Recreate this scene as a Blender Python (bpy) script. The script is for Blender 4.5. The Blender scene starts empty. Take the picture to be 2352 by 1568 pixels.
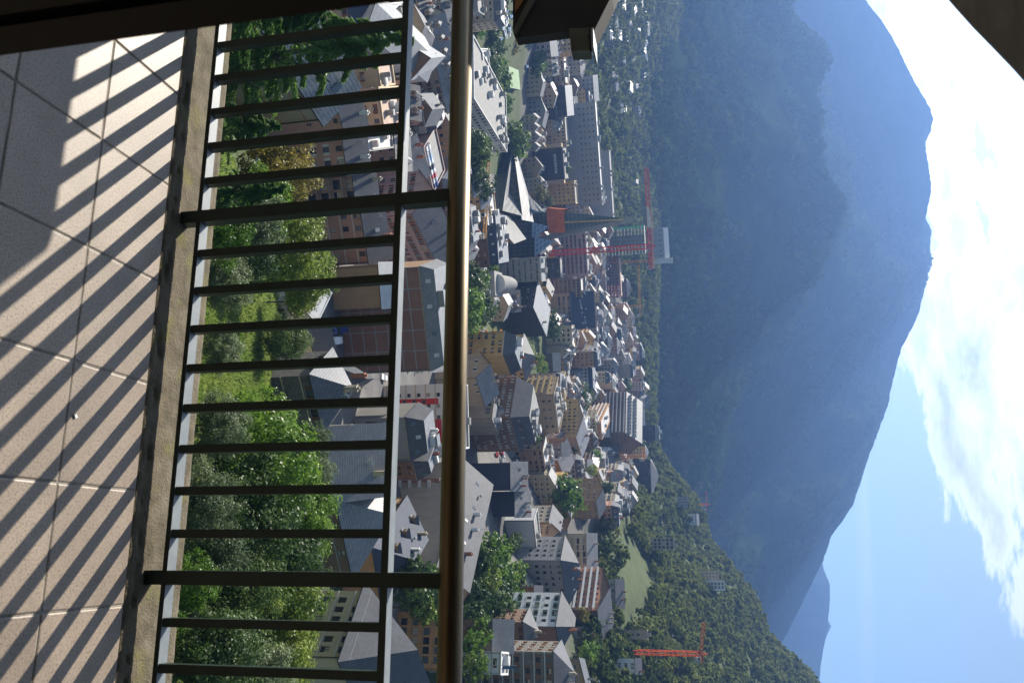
import bpy, bmesh, math, random
import numpy as np
from mathutils import Vector, Matrix
rad = math.radians
SC = bpy.context.scene
COL = SC.collection
random.seed(7); RNG = np.random.default_rng(7)

# ---------------------------------------------------------------- camera (the photograph is held sideways)
PITCH, ROLL, FPX, PCX, PCY = 0.2085, -0.0481, 1954.7, 1176.0, 784.0
CAM = np.array([0.0, 0.0, 120.0])
_F = np.array([0, math.cos(PITCH), -math.sin(PITCH)]); _U = np.array([0, math.sin(PITCH), math.cos(PITCH)]); _R = np.array([1.0, 0, 0])
_R, _U = math.cos(ROLL)*_R + math.sin(ROLL)*_U, -math.sin(ROLL)*_R + math.cos(ROLL)*_U
cd = bpy.data.cameras.new('camera'); cam = bpy.data.objects.new('camera', cd); COL.objects.link(cam)
m = Matrix.Identity(4)
for i in range(3):
    m[i][0] = _U[i]; m[i][1] = -_R[i]; m[i][2] = -_F[i]; m[i][3] = CAM[i]
cam.matrix_world = m
cd.sensor_fit = 'HORIZONTAL'; cd.sensor_width = 23.5; cd.lens = 23.5*FPX/2352.0
cd.clip_start = 0.05; cd.clip_end = 30000
cd.dof.use_dof = True; cd.dof.focus_distance = 120.0; cd.dof.aperture_fstop = 8.0
SC.camera = cam

# ---------------------------------------------------------------- light
SUN_AZ, SUN_EL = rad(33.0), rad(34.0)          # azimuth to the left of the view
SUNV = Vector((-math.sin(SUN_AZ)*math.cos(SUN_EL), math.cos(SUN_AZ)*math.cos(SUN_EL), math.sin(SUN_EL)))
sl = bpy.data.lights.new('sun', 'SUN'); so = bpy.data.objects.new('sun', sl); COL.objects.link(so)
sl.energy = 5.0; sl.angle = rad(0.53); sl.color = (1.0, 0.92, 0.79)
so.rotation_euler = SUNV.to_track_quat('Z', 'Y').to_euler()
SC.view_settings.view_transform = 'Standard'; SC.view_settings.look = 'None'
SC.view_settings.gamma = 1.0; SC.view_settings.use_curve_mapping = False
SC.view_settings.exposure = 1.1
cy = SC.cycles
SC.render.engine = 'CYCLES'
cy.use_denoising = True
cy.max_bounces = 5; cy.diffuse_bounces = 2; cy.glossy_bounces = 2; cy.transmission_bounces = 3; cy.volume_bounces = 0; cy.transparent_max_bounces = 6
cy.caustics_reflective = False; cy.caustics_refractive = False; cy.sample_clamp_indirect = 6

W = bpy.data.worlds.new('World'); SC.world = W; W.use_nodes = True
def world_nodes():
    nt = W.node_tree; N = nt.nodes; L = nt.links; N.clear()
    def nd(t, **k):
        n = N.new(t)
        for a, b in k.items(): setattr(n, a, b)
        return n
    def mth(op, a, b=None, c=None, clamp=False):
        n = nd('ShaderNodeMath', operation=op, use_clamp=clamp)
        for i, v in enumerate((a, b, c)):
            if v is None: continue
            if isinstance(v, (int, float)): n.inputs[i].default_value = v
            else: L.new(v, n.inputs[i])
        return n.outputs[0]
    out = nd('ShaderNodeOutputWorld'); bg = nd('ShaderNodeBackground'); bg.inputs['Strength'].default_value = 0.051
    sky = nd('ShaderNodeTexSky', sky_type='NISHITA'); sky.sun_disc = False
    sky.sun_elevation = SUN_EL; sky.sun_rotation = -SUN_AZ; sky.altitude = 1100; sky.air_density = 1.0; sky.dust_density = 1.2; sky.ozone_density = 0.7
    tc = nd('ShaderNodeTexCoord'); sep = nd('ShaderNodeSeparateXYZ'); L.new(tc.outputs['Generated'], sep.inputs[0])
    x, y, z = sep.outputs
    zc = mth('MAXIMUM', z, 0.02)
    zq = mth('ADD', zc, 0.10)
    px = mth('DIVIDE', x, zq); py = mth('DIVIDE', y, zq)
    cmb = nd('ShaderNodeCombineXYZ'); L.new(px, cmb.inputs[0]); L.new(py, cmb.inputs[1])
    def noise(scale, detail, rough, offs, dist=0.0):
        mp = nd('ShaderNodeMapping'); mp.inputs['Location'].default_value = offs; L.new(cmb.outputs[0], mp.inputs['Vector'])
        n = nd('ShaderNodeTexNoise'); n.inputs['Scale'].default_value = scale; n.inputs['Detail'].default_value = detail
        n.inputs['Roughness'].default_value = rough; n.inputs['Distortion'].default_value = dist; L.new(mp.outputs[0], n.inputs['Vector'])
        return n.outputs['Fac']
    big = noise(0.55, 3, 0.5, CLOUD_OFF); fine = noise(2.6, 9, 0.62, (3.1, 1.7, 0.0), 0.25)
    # a bank of cloud over the ridge on the sun's side, open sky to the right and overhead
    e1 = mth('MULTIPLY', mth('SUBTRACT', mth('MULTIPLY_ADD', px, -1.35, 3.30), py), 0.26); e2 = mth('MULTIPLY', mth('SUBTRACT', py, 1.1), 0.30)
    side = mth('MINIMUM', mth('MAXIMUM', mth('MINIMUM', e1, e2), -0.12), 0.10)
    dens = mth('ADD', mth('ADD', mth('MULTIPLY', big, 0.34), mth('MULTIPLY', fine, 0.66)), side)
    rmp = nd('ShaderNodeMapRange', interpolation_type='SMOOTHSTEP'); rmp.inputs['From Min'].default_value = 0.49; rmp.inputs['From Max'].default_value = 0.565
    L.new(dens, rmp.inputs['Value'])
    # thin high streaks
    mp2 = nd('ShaderNodeMapping'); mp2.inputs['Scale'].default_value = (0.35, 2.4, 1); mp2.inputs['Rotation'].default_value = (0, 0, rad(64)); L.new(cmb.outputs[0], mp2.inputs['Vector'])
    n2 = nd('ShaderNodeTexNoise'); n2.inputs['Scale'].default_value = 1.1; n2.inputs['Detail'].default_value = 5; L.new(mp2.outputs[0], n2.inputs['Vector'])
    st = nd('ShaderNodeMapRange'); st.inputs['From Min'].default_value = 0.48; st.inputs['From Max'].default_value = 0.75; st.inputs['To Max'].default_value = 0.38; L.new(n2.outputs['Fac'], st.inputs['Value'])
    mask = mth('MAXIMUM', rmp.outputs[0], st.outputs[0])
    up = nd('ShaderNodeMapRange'); up.inputs['From Min'].default_value = 0.0; up.inputs['From Max'].default_value = 0.06; L.new(z, up.inputs['Value'])
    mask = mth('MULTIPLY', mask, up.outputs[0])
    core = nd('ShaderNodeMapRange'); core.inputs['From Min'].default_value = 0.555; core.inputs['From Max'].default_value = 0.72; core.inputs['To Min'].default_value = 1.0; core.inputs['To Max'].default_value = 0.42; L.new(dens, core.inputs['Value'])
    # cloud and thin veil are brightest towards the sun
    dt = nd('ShaderNodeVectorMath', operation='DOT_PRODUCT'); L.new(tc.outputs['Generated'], dt.inputs[0]); dt.inputs[1].default_value = tuple(SUNV)
    glow = mth('POWER', mth('MAXIMUM', dt.outputs['Value'], 0.0), 3.0); br = mth('MULTIPLY', core.outputs[0], mth('MULTIPLY_ADD', glow, 17.0, 5.0))
    cc = nd('ShaderNodeCombineColor')
    L.new(mth('MULTIPLY', br, 0.96), cc.inputs[0]); L.new(mth('MULTIPLY', br, 1.02), cc.inputs[1]); L.new(mth('MULTIPLY', br, 1.04), cc.inputs[2])
    mask = mth('MAXIMUM', mask, mth('MULTIPLY_ADD', glow, 0.36, 0.10))
    mx = nd('ShaderNodeMix', data_type='RGBA'); L.new(mask, mx.inputs['Factor']); wb = nd('ShaderNodeVectorMath', operation='MULTIPLY'); wb.inputs[1].default_value = (0.95, 1.12, 1.04); L.new(sky.outputs[0], wb.inputs[0]); L.new(wb.outputs[0], mx.inputs['A']); L.new(cc.outputs[0], mx.inputs['B'])
    L.new(mx.outputs['Result'], bg.inputs['Color']); L.new(bg.outputs[0], out.inputs[0])
CLOUD_OFF = (0.0, 0.0, 0.0)
world_nodes()

# ---------------------------------------------------------------- helpers
def ray(X, Y):
    return _F + _R*(Y-PCY)/FPX + _U*(X-PCX)/FPX
def at(X, Y, d):
    """world point seen at (X, Y), d metres away over the ground"""
    r = ray(X, Y); return CAM + r*(d/math.hypot(r[0], r[1]))
def azim(Y, X=1400.0):
    r = ray(X, Y); return math.atan2(r[0], r[1])

def tag(o, label=None, cat=None, group=None, kind=None):
    if label: o['label'] = label
    if cat: o['category'] = cat
    if group: o['group'] = group
    if kind: o['kind'] = kind
    return o
def empty(name, loc=(0, 0, 0), rz=0.0, label=None, cat=None, group=None, parent=None):
    o = bpy.data.objects.new(name, None); COL.objects.link(o); o.location = loc; o.rotation_euler = (0, 0, rz)
    o.empty_display_size = 0.3; o.parent = parent
    return tag(o, label, cat, group)
def link_mesh(name, me, parent=None, loc=None, rz=None):
    o = bpy.data.objects.new(name, me); COL.objects.link(o); o.parent = parent
    if loc is not None: o.location = loc
    if rz is not None: o.rotation_euler = (0, 0, rz)
    return o
class MB:
    """collects faces; build() links them as one mesh object"""
    def __init__(s): s.v = []; s.f = []; s.mi = []
    def add(s, vs, fs, mi=0):
        b = len(s.v); s.v += [tuple(map(float, p)) for p in vs]
        s.f += [tuple(i+b for i in f) for f in fs]; s.mi += [mi]*len(fs)
        return s
    def quad(s, a, b, c, d, mi=0): return s.add([a, b, c, d], [(0, 1, 2, 3)], mi)
    def poly(s, pts, mi=0): return s.add(pts, [tuple(range(len(pts)))], mi)
    def box(s, c, h, mi=0, rz=0.0):
        x, y, z = c; a, b, d = h; cs, sn = math.cos(rz), math.sin(rz); vs = []
        for k in (-d, d):
            for i, j in ((-a, -b), (a, -b), (a, b), (-a, b)):
                vs.append((x+i*cs-j*sn, y+i*sn+j*cs, z+k))
        return s.add(vs, [(3, 2, 1, 0), (4, 5, 6, 7), (0, 1, 5, 4), (1, 2, 6, 5), (2, 3, 7, 6), (3, 0, 4, 7)], mi)
    def bar(s, p, q, w, h, mi=0):
        """square bar from p to q, w wide (sideways), h high"""
        p = Vector(p); q = Vector(q); t = (q-p).normalized()
        up = Vector((0, 0, 1)) if abs(t.z) < 0.95 else Vector((0, 1, 0))
        r = t.cross(up).normalized()*(w/2); u = r.cross(t).normalized()*(h/2)
        vs = [p-r-u, p+r-u, p+r+u, p-r+u, q-r-u, q+r-u, q+r+u, q-r+u]
        return s.add(vs, [(0, 1, 2, 3), (7, 6, 5, 4), (0, 4, 5, 1), (1, 5, 6, 2), (2, 6, 7, 3), (3, 7, 4, 0)], mi)
    def tube(s, pts, rs, n=8, mi=0, caps=True):
        pts = [Vector(p) for p in pts]; rings = []
        for i, p in enumerate(pts):
            t = (pts[min(i+1, len(pts)-1)]-pts[max(i-1, 0)]).normalized()
            up = Vector((0, 0, 1)) if abs(t.z) < 0.9 else Vector((1, 0, 0))
            r = t.cross(up).normalized(); u = r.cross(t)
            rr = rs[i] if isinstance(rs, (list, tuple)) else rs
            rings.append([p+(r*math.cos(2*math.pi*k/n)+u*math.sin(2*math.pi*k/n))*rr for k in range(n)])
        vs = [q for ring in rings for q in ring]; fs = []
        for i in range(len(rings)-1):
            for k in range(n):
                a = i*n+k; b = i*n+(k+1) % n; fs.append((a, b, b+n, a+n))
        if caps: fs += [tuple(range(n))[::-1], tuple(range((len(rings)-1)*n, len(rings)*n))]
        return s.add(vs, fs, mi)
    def mesh(s, name, mats, smooth=False):
        me = bpy.data.meshes.new(name); me.from_pydata(s.v, [], s.f); 
        for mt in (mats if isinstance(mats, (list, tuple)) else [mats]): me.materials.append(mt)
        if any(s.mi): me.polygons.foreach_set('material_index', s.mi)
        if smooth: me.polygons.foreach_set('use_smooth', [True]*len(s.f))
        me.update(); return me
    def build(s, name, mats, parent=None, smooth=False, loc=None, rz=None):
        return link_mesh(name, s.mesh(name, mats, smooth), parent, loc, rz)

# ---------------------------------------------------------------- materials
def mat(name, col, rough=0.8, var=0.0, scale=1.0, bump=0.0, bscale=None, metal=0.0, spec=0.3, col2=None, coords='Object', detail=6, rvar=0.0, stretch=None, contrast=None):
    mt = bpy.data.materials.new(name); mt.use_nodes = True; nt = mt.node_tree; N = nt.nodes; L = nt.links
    b = N['Principled BSDF']; b.inputs['Base Color'].default_value = (*col, 1); b.inputs['Roughness'].default_value = rough
    b.inputs['Metallic'].default_value = metal; b.inputs['Specular IOR Level'].default_value = spec
    if var or col2 or bump or rvar:
        tc = N.new('ShaderNodeTexCoord'); vec = tc.outputs[coords]
        if stretch:
            mp = N.new('ShaderNodeMapping'); mp.inputs['Scale'].default_value = stretch; L.new(vec, mp.inputs[0]); vec = mp.outputs[0]
        n = N.new('ShaderNodeTexNoise'); n.inputs['Scale'].default_value = scale; n.inputs['Detail'].default_value = detail; n.inputs['Roughness'].default_value = 0.6
        L.new(vec, n.inputs['Vector'])
        if var or col2:
            r = N.new('ShaderNodeValToRGB')
            c2 = col2 or tuple(min(1, c*(1+var)) for c in col); c1 = tuple(c*(1-var) for c in col) if not col2 else col
            lo, hi = contrast or (0.3, 0.7)
            r.color_ramp.elements[0].position = lo; r.color_ramp.elements[1].position = hi
            r.color_ramp.elements[0].color = (*c1, 1); r.color_ramp.elements[1].color = (*c2, 1)
            L.new(n.outputs['Fac'], r.inputs[0]); L.new(r.outputs[0], b.inputs['Base Color'])
        if rvar:
            mr = N.new('ShaderNodeMapRange'); mr.inputs['To Min'].default_value = rough-rvar; mr.inputs['To Max'].default_value = rough+rvar
            L.new(n.outputs['Fac'], mr.inputs[0]); L.new(mr.outputs[0], b.inputs['Roughness'])
        if bump:
            n2 = N.new('ShaderNodeTexNoise'); n2.inputs['Scale'].default_value = bscale or scale*4; n2.inputs['Detail'].default_value = 5; L.new(vec, n2.inputs['Vector'])
            bp = N.new('ShaderNodeBump'); bp.inputs['Strength'].default_value = 1.0; bp.inputs['Distance'].default_value = bump
            L.new(n2.outputs['Fac'], bp.inputs['Height']); L.new(bp.outputs[0], b.inputs['Normal'])
    return mt
def foliage_mat(name, c1, c2, gloss=0.35, trans=0.35, oscale=0.35, spec=0.22):
    """leaves: colour wanders from clump to clump and tree to tree; thin, lets some light through"""
    mt = bpy.data.materials.new(name); mt.use_nodes = True; nt = mt.node_tree; N = nt.nodes; L = nt.links
    b = N['Principled BSDF']; out = N['Material Output']
    tc = N.new('ShaderNodeTexCoord'); n = N.new('ShaderNodeTexNoise'); n.inputs['Scale'].default_value = oscale; n.inputs['Detail'].default_value = 4
    L.new(tc.outputs['Object'], n.inputs['Vector'])
    oi = N.new('ShaderNodeObjectInfo'); ad = N.new('ShaderNodeMath'); ad.operation = 'MULTIPLY_ADD'; ad.inputs[1].default_value = 0.5
    L.new(oi.outputs['Random'], ad.inputs[0]); sb = N.new('ShaderNodeMath'); sb.operation = 'ADD'; sb.inputs[1].default_value = -0.25
    L.new(n.outputs['Fac'], sb.inputs[0]); L.new(sb.outputs[0], ad.inputs[2])
    r = N.new('ShaderNodeValToRGB'); r.color_ramp.elements[0].position = 0.28; r.color_ramp.elements[1].position = 0.75
    r.color_ramp.elements[0].color = (*c1, 1); r.color_ramp.elements[1].color = (*c2, 1); L.new(ad.outputs[0], r.inputs[0])
    L.new(r.outputs[0], b.inputs['Base Color']); b.inputs['Roughness'].default_value = gloss; b.inputs['Specular IOR Level'].default_value = spec
    t = N.new('ShaderNodeBsdfTranslucent'); L.new(r.outputs[0], t.inputs[0]); mx = N.new('ShaderNodeMixShader'); mx.inputs[0].default_value = trans
    L.new(b.outputs[0], mx.inputs[1]); L.new(t.outputs[0], mx.inputs[2]); L.new(mx.outputs[0], out.inputs[0])
    return mt
# ---------------------------------------------------------------- terrain
def vnoise(x, y, seed=0):
    """smooth value noise on arrays"""
    xi = np.floor(x).astype(np.int64); yi = np.floor(y).astype(np.int64); xf = x-xi; yf = y-yi
    def h(i, j):
        n = (i*374761393 + j*668265263 + seed*974711) & 0xffffffff
        n = ((n ^ (n >> 13))*1274126177) & 0xffffffff
        return ((n ^ (n >> 16)) & 0xffff)/65535.0
    u = xf*xf*(3-2*xf); v = yf*yf*(3-2*yf)
    return (h(xi, yi)*(1-u)+h(xi+1, yi)*u)*(1-v) + (h(xi, yi+1)*(1-u)+h(xi+1, yi+1)*u)*v
def fbm(x, y, o=5, seed=0, gain=0.5):
    s = 0; a = 1; t = 0
    for k in range(o):
        s = s+a*(vnoise(x*2**k+17.3*k, y*2**k-9.1*k, seed+k)-0.5); t += a; a *= gain
    return s/t
NEARZ = [(3, -17), (30, -26), (60, -40), (90, -53), (115, -60.5), (150, -72), (185, -81)]
NEARL = [(3, -17), (30, -26), (60, -41), (88, -53.5), (115, -64), (150, -80), (185, -91)]
# (distance, X on the picture where that ground lies) for columns of the view
PROFILE = {
    -500: (NEARL, [(400, 1085), (520, 1190), (650, 1300), (800, 1385), (1050, 1490), (1350, 1600)]),
    0:    (NEARL, [(280, 895), (340, 1005), (400, 1085), (480, 1170), (600, 1262), (750, 1350), (1000, 1462), (1350, 1560)]),
    200:  (NEARL, [(280, 905), (340, 1012), (400, 1088), (500, 1165), (600, 1232), (700, 1320), (850, 1400), (1000, 1455), (1350, 1545)]),
    400:  (NEARL, [(280, 930), (340, 1025), (400, 1085), (540, 1175), (620, 1238), (700, 1315), (850, 1395), (1000, 1450), (1300, 1520)]),
    600:  (NEARZ, [(240, 862), (280, 938), (400, 1080), (550, 1185), (650, 1265), (830, 1375), (960, 1470), (1020, 1492), (1300, 1500)]),
    800:  (NEARZ, [(240, 872), (280, 945), (370, 1095), (450, 1180), (560, 1265), (700, 1340), (850, 1405), (1000, 1478), (1060, 1490), (1300, 1492)]),
    1000: (NEARZ, [(240, 884), (280, 958), (360, 1112), (440, 1200), (560, 1285), (750, 1382), (850, 1420), (950, 1482), (1000, 1492), (1300, 1480)]),
    1200: (NEARZ, [(240, 960), (300, 1090), (400, 1222), (480, 1305), (545, 1402), (640, 1446), (800, 1482), (900, 1535), (1050, 1605), (1300, 1590)]),
    1400: (NEARZ, [(215, 915), (260, 1050), (310, 1182), (400, 1312), (470, 1402), (560, 1480), (700, 1568), (1020, 1735), (1300, 1690)]),
    1568: (NEARZ, [(210, 930), (260, 1090), (340, 1285), (450, 1425), (600, 1570), (800, 1700), (1100, 1868), (1350, 1830)]),
    2200: (NEARZ, [(210, 1120), (300, 1290), (450, 1500), (600, 1680), (800, 1850), (1100, 2040), (1350, 2000)]),
}
_cols = []
for Y, (near, far) in sorted(PROFILE.items()):
    ds = [d for d, z in near]; zs = [z for d, z in near]
    for d, X in far: ds.append(d); zs.append(at(X, Y, d)[2]-CAM[2])
    _cols.append((azim(Y), np.array(ds, float), np.array(zs, float)))
_caz = np.array([c[0] for c in _cols])
def ground(x, y):
    """height of the ground at world x, y (arrays or numbers)"""
    x = np.asarray(x, float); y = np.asarray(y, float); d = np.hypot(x, y); a = np.arctan2(x, np.maximum(y, 1e-6))
    Z = np.stack([np.interp(d, c[1], c[2]) for c in _cols]); a = np.clip(a, _caz[0], _caz[-1])
    k = np.clip(np.searchsorted(_caz, a)-1, 0, len(_caz)-2); t = (a-_caz[k])/(_caz[k+1]-_caz[k]); t = t*t*(3-2*t)
    zk = np.take_along_axis(Z, k[None], 0)[0]; zk1 = np.take_along_axis(Z, k[None]+1, 0)[0]
    r = zk*(1-t)+zk1*t + CAM[2]
    return r + fbm(x/60, y/60, 3, 3)*np.clip(d/100-0.3, 0, 3)*1.5
def gz(x, y): return float(ground(np.array([x]), np.array([y]))[0])
def grid_mesh(name, P, mt, attr=None):
    """P: (n, m, 3) array -> smooth quad mesh"""
    n, k, _ = P.shape; idx = np.arange(n*k).reshape(n, k)
    F = np.stack([idx[:-1, :-1], idx[1:, :-1], idx[1:, 1:], idx[:-1, 1:]], -1).reshape(-1, 4)
    me = bpy.data.meshes.new(name); me.vertices.add(n*k); me.vertices.foreach_set('co', P.reshape(-1).astype(np.float32))
    me.loops.add(F.size); me.loops.foreach_set('vertex_index', F.reshape(-1).astype(np.int32)); me.polygons.add(len(F))
    me.polygons.foreach_set('loop_start', np.arange(0, F.size, 4, dtype=np.int32)); me.polygons.foreach_set('loop_total', np.full(len(F), 4, np.int32))
    me.polygons.foreach_set('use_smooth', np.ones(len(F), bool)); me.materials.append(mt)
    if attr is not None:
        A = me.attributes.new('cover', 'FLOAT', 'POINT'); A.data.foreach_set('value', attr.reshape(-1).astype(np.float32))
    me.update(calc_edges=True); me.validate()
    return link_mesh(name, me)
def ground_mat():
    mt = mat('ground', (0.034, 0.056, 0.014), 0.95, col2=(0.075, 0.092, 0.030), scale=0.16, bump=0.25, bscale=1.2, coords='Object', detail=8)
    nt = mt.node_tree; N = nt.nodes; L = nt.links; b = N['Principled BSDF']; src = b.inputs['Base Color'].links[0].from_socket
    a = N.new('ShaderNodeAttribute'); a.attribute_name = 'cover'
    tc = N.new('ShaderNodeTexCoord'); n = N.new('ShaderNodeTexNoise'); n.inputs['Scale'].default_value = 0.05; n.inputs['Detail'].default_value = 6; L.new(tc.outputs['Object'], n.inputs['Vector'])
    r = N.new('ShaderNodeValToRGB'); r.color_ramp.elements[0].position = 0.35; r.color_ramp.elements[1].position = 0.65
    r.color_ramp.elements[0].color = (0.075, 0.075, 0.08, 1); r.color_ramp.elements[1].color = (0.17, 0.16, 0.15, 1); L.new(n.outputs['Fac'], r.inputs[0])
    mx = N.new('ShaderNodeMix'); mx.data_type = 'RGBA'; L.new(a.outputs['Fac'], mx.inputs['Factor']); L.new(src, mx.inputs['A']); L.new(r.outputs[0], mx.inputs['B']); L.new(mx.outputs['Result'], b.inputs['Base Color'])
    return mt
def urban(x, y):
    d = np.hypot(x, y); a = np.degrees(np.arctan2(x, np.maximum(y, 1e-6)))
    far = np.interp(a, [-25, -14, -7, -2, 3, 6, 9, 12, 16, 24], [690, 720, 840, 910, 980, 930, 850, 540, 440, 330])
    near = np.interp(a, [-25, -8, 0, 6, 12, 24], [150, 160, 165, 170, 190, 190])
    green = ((a < -11.5) & (d > 395) & (d < 540)) | ((a > -1.4) & (a < 2.4) & (d > 395) & (d < 535)) | ((a > 12.0) & (d > 215) & (d < 300)) | ((a > -6.5) & (a < -1.5) & (d > 285) & (d < 345))
    return np.clip((d-near)/8, 0, 1)*np.clip((far-d)/25, 0, 1)*np.where(green, 0.0, 1.0)
def build_terrain():
    az = np.linspace(rad(-40), rad(40), 260); ds = np.concatenate([np.geomspace(3, 1000, 230), np.linspace(1012, 1400, 24)])
    A, D = np.meshgrid(az, ds, indexing='ij'); x = D*np.sin(A); y = D*np.cos(A); z = ground(x, y)
    g = grid_mesh('ground', np.stack([x, y, z], -1), ground_mat(), urban(x, y)); tag(g, kind='structure')
build_terrain()

# ---------------------------------------------------------------- mountains
def mountain_mat(name, c1, c2, rock, rockpos=(0.60, 0.72)):
    mt = mat(name, c1, 0.95, col2=c2, scale=0.012, coords='Object', detail=10, bump=3.0, bscale=0.06, contrast=(0.35, 0.65), spec=0.0)
    nt = mt.node_tree; N = nt.nodes; L = nt.links; b = N['Principled BSDF']; src = b.inputs['Base Color'].links[0].from_socket
    tc = N.new('ShaderNodeTexCoord'); mp = N.new('ShaderNodeMapping'); mp.inputs['Scale'].default_value = (1, 0.5, 0.4); L.new(tc.outputs['Object'], mp.inputs[0])
    n = N.new('ShaderNodeTexNoise'); n.inputs['Scale'].default_value = 0.006; n.inputs['Detail'].default_value = 9; n.inputs['Roughness'].default_value = 0.65; L.new(mp.outputs[0], n.inputs['Vector'])
    r = N.new('ShaderNodeMapRange'); r.inputs['From Min'].default_value = rockpos[0]; r.inputs['From Max'].default_value = rockpos[1]; L.new(n.outputs['Fac'], r.inputs[0])
    mx = N.new('ShaderNodeMix'); mx.data_type = 'RGBA'; L.new(r.outputs[0], mx.inputs['Factor']); L.new(src, mx.inputs['A']); mx.inputs['B'].default_value = (*rock, 1); L.new(mx.outputs['Result'], b.inputs['Base Color'])
    return mt
SLOPES = {}
def mountain(name, ridge, base, mt, n=360, k=200, rough=1.0, seed=0, tree=6.0, back=900, spurs=()):
    """ridge / base: lists of (Y, X, distance) along the view; the slope between them is broken up by gullies and spurs"""
    Ys = np.linspace(ridge[0][0], ridge[-1][0], n)
    ri = lambda c: np.interp(Ys, [p[0] for p in ridge], [p[c] for p in ridge]); bi = lambda c: np.interp(Ys, [p[0] for p in base], [p[c] for p in base])
    RX, RD, BX, BD = ri(1), ri(2), bi(1), bi(2)
    top = np.array([at(X, Y, d) for X, Y, d in zip(RX, Ys, RD)]); bot = np.array([at(X, Y, d) for X, Y, d in zip(BX, Ys, BD)])
    t = np.linspace(0, 1, k)[None, :, None]
    P = bot[:, None]*(1-t)+top[:, None]*t
    tt = t[..., 0]; env = np.clip(tt*4, 0, 1)*np.clip((1-tt)*5, 0, 1)
    L = np.linalg.norm(top-bot, axis=1)[:, None]
    x, y, z = P[..., 0], P[..., 1], P[..., 2]
    rg = 1-np.abs(2*fbm(x/520+tt*0.7, y/900-tt*0.5, 5, seed))*2.4
    rough = rough*np.interp(Ys, [500, 750], [1.7, 1.35])[:, None] if name == 'mountain_slope' else rough
    dz = (rg-0.55)*85*rough + fbm(x/150, y/260, 5, seed+9)*48*rough
    for (Ya, sa, Yb, sb, wid, h) in spurs:
        yy = Ya+(Yb-Ya)*np.clip((tt-sa)/(sb-sa), 0, 1); q = (Ys[:, None]-yy)/wid
        fall = np.where(q < 0, np.exp(-np.abs(q)*0.8), np.exp(-np.abs(q)*2.6))
        dz = dz + h*fall*np.clip((tt-sa+0.1)/0.15, 0, 1)*np.clip((sb+0.1-tt)/0.15, 0, 1)
    z = z+dz*env
    lump = np.abs(fbm(x/17, (y+z)/17, 2, seed+21))*1.3+vnoise(x/9, (y+z)/9, seed+5)*0.7
    z = z+lump*tree*0.5
    P = np.stack([x, y, z], -1); SLOPES[name] = P
    bk = P[:, -1:].repeat(6, 1).copy(); s = np.linspace(0.15, 1, 6)[None]
    dirn = top[:, :2]/np.linalg.norm(top[:, :2], axis=1)[:, None]
    bk[..., 0] += dirn[:, None, 0]*back*s; bk[..., 1] += dirn[:, None, 1]*back*s; bk[..., 2] -= back*0.7*s
    g = grid_mesh(name, np.concatenate([P, bk], 1), mt); tag(g, kind='structure'); return g
M_FOREST = mountain_mat('forest_slope', (0.014, 0.026, 0.013), (0.030, 0.044, 0.020), (0.055, 0.052, 0.042), (0.60, 0.76))
M_FAR = mountain_mat('far_slope', (0.014, 0.026, 0.014), (0.030, 0.042, 0.020), (0.05, 0.05, 0.045), (0.66, 0.8))
mountain('mountain_slope', [(-420, 1560, 1600), (-150, 1690, 1950), (0, 1768, 2150), (120, 1850, 2300), (250, 1930, 2500), (389, 2010, 2700), (470, 2110, 2900), (530, 2138, 2950), (640, 2128, 3000),
    (720, 2108, 3000), (760, 2090, 3000), (800, 2068, 3000), (880, 2048, 3000), (930, 2038, 3000), (1010, 2008, 3000), (1080, 1983, 3050), (1160, 1958, 3100), (1230, 1908, 3200), (1290, 1888, 3300), (1370, 1848, 3400), (1450, 1808, 3450), (1568, 1740, 3500), (1800, 1600, 3500)],
    [(-420, 1440, 1000), (0, 1450, 1000), (400, 1440, 1050), (600, 1470, 1150), (800, 1480, 1250), (1000, 1475, 1300), (1300, 1480, 1500), (1800, 1480, 1700)],
    M_FOREST, n=620, k=300, seed=4, tree=9.0, spurs=[(470, 0.95, 650, 0.10, 75, 95), (500, 0.95, 600, 0.45, 60, 60), (180, 0.9, 330, 0.2, 70, 60), (300, .95, 480, .3, 60, 50)])
mountain('far_mountain', [(-420, 1760, 2780), (-150, 1880, 2780), (0, 1985, 2780), (50, 2025, 2780), (90, 2050, 2780), (190, 2100, 2780), (250, 2135, 2780), (270, 2141, 2780), (300, 2137, 2780), (330, 2123, 2780), (380, 2131, 2780), (440, 2138, 2780), (520, 2120, 2780), (700, 2050, 2780)],
    [(-420, 1500, 2200), (700, 1560, 2450)], M_FAR, n=260, k=90, seed=31, tree=8, rough=0.8)
mountain('distant_mountain', [(1180, 1850, 5200), (1290, 1888, 5200), (1310, 1892, 5200), (1340, 1905, 5200), (1370, 1906, 5200), (1440, 1900, 5200), (1480, 1892, 5200), (1530, 1884, 5200), (1600, 1878, 5200), (1900, 1850, 5200)],
    [(1180, 1560, 3900), (1900, 1560, 3900)], M_FAR, n=160, k=80, seed=51, tree=8, rough=0.6)
mountain('distant_peak', [(1380, 1880, 6000), (1415, 1897, 6000), (1437, 1909, 6000), (1460, 1898, 6000), (1500, 1885, 6000), (1560, 1879, 6000)],
    [(1380, 1700, 5400), (1560, 1700, 5400)], M_FAR, n=60, k=40, seed=61, tree=6, rough=0.4)
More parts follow.
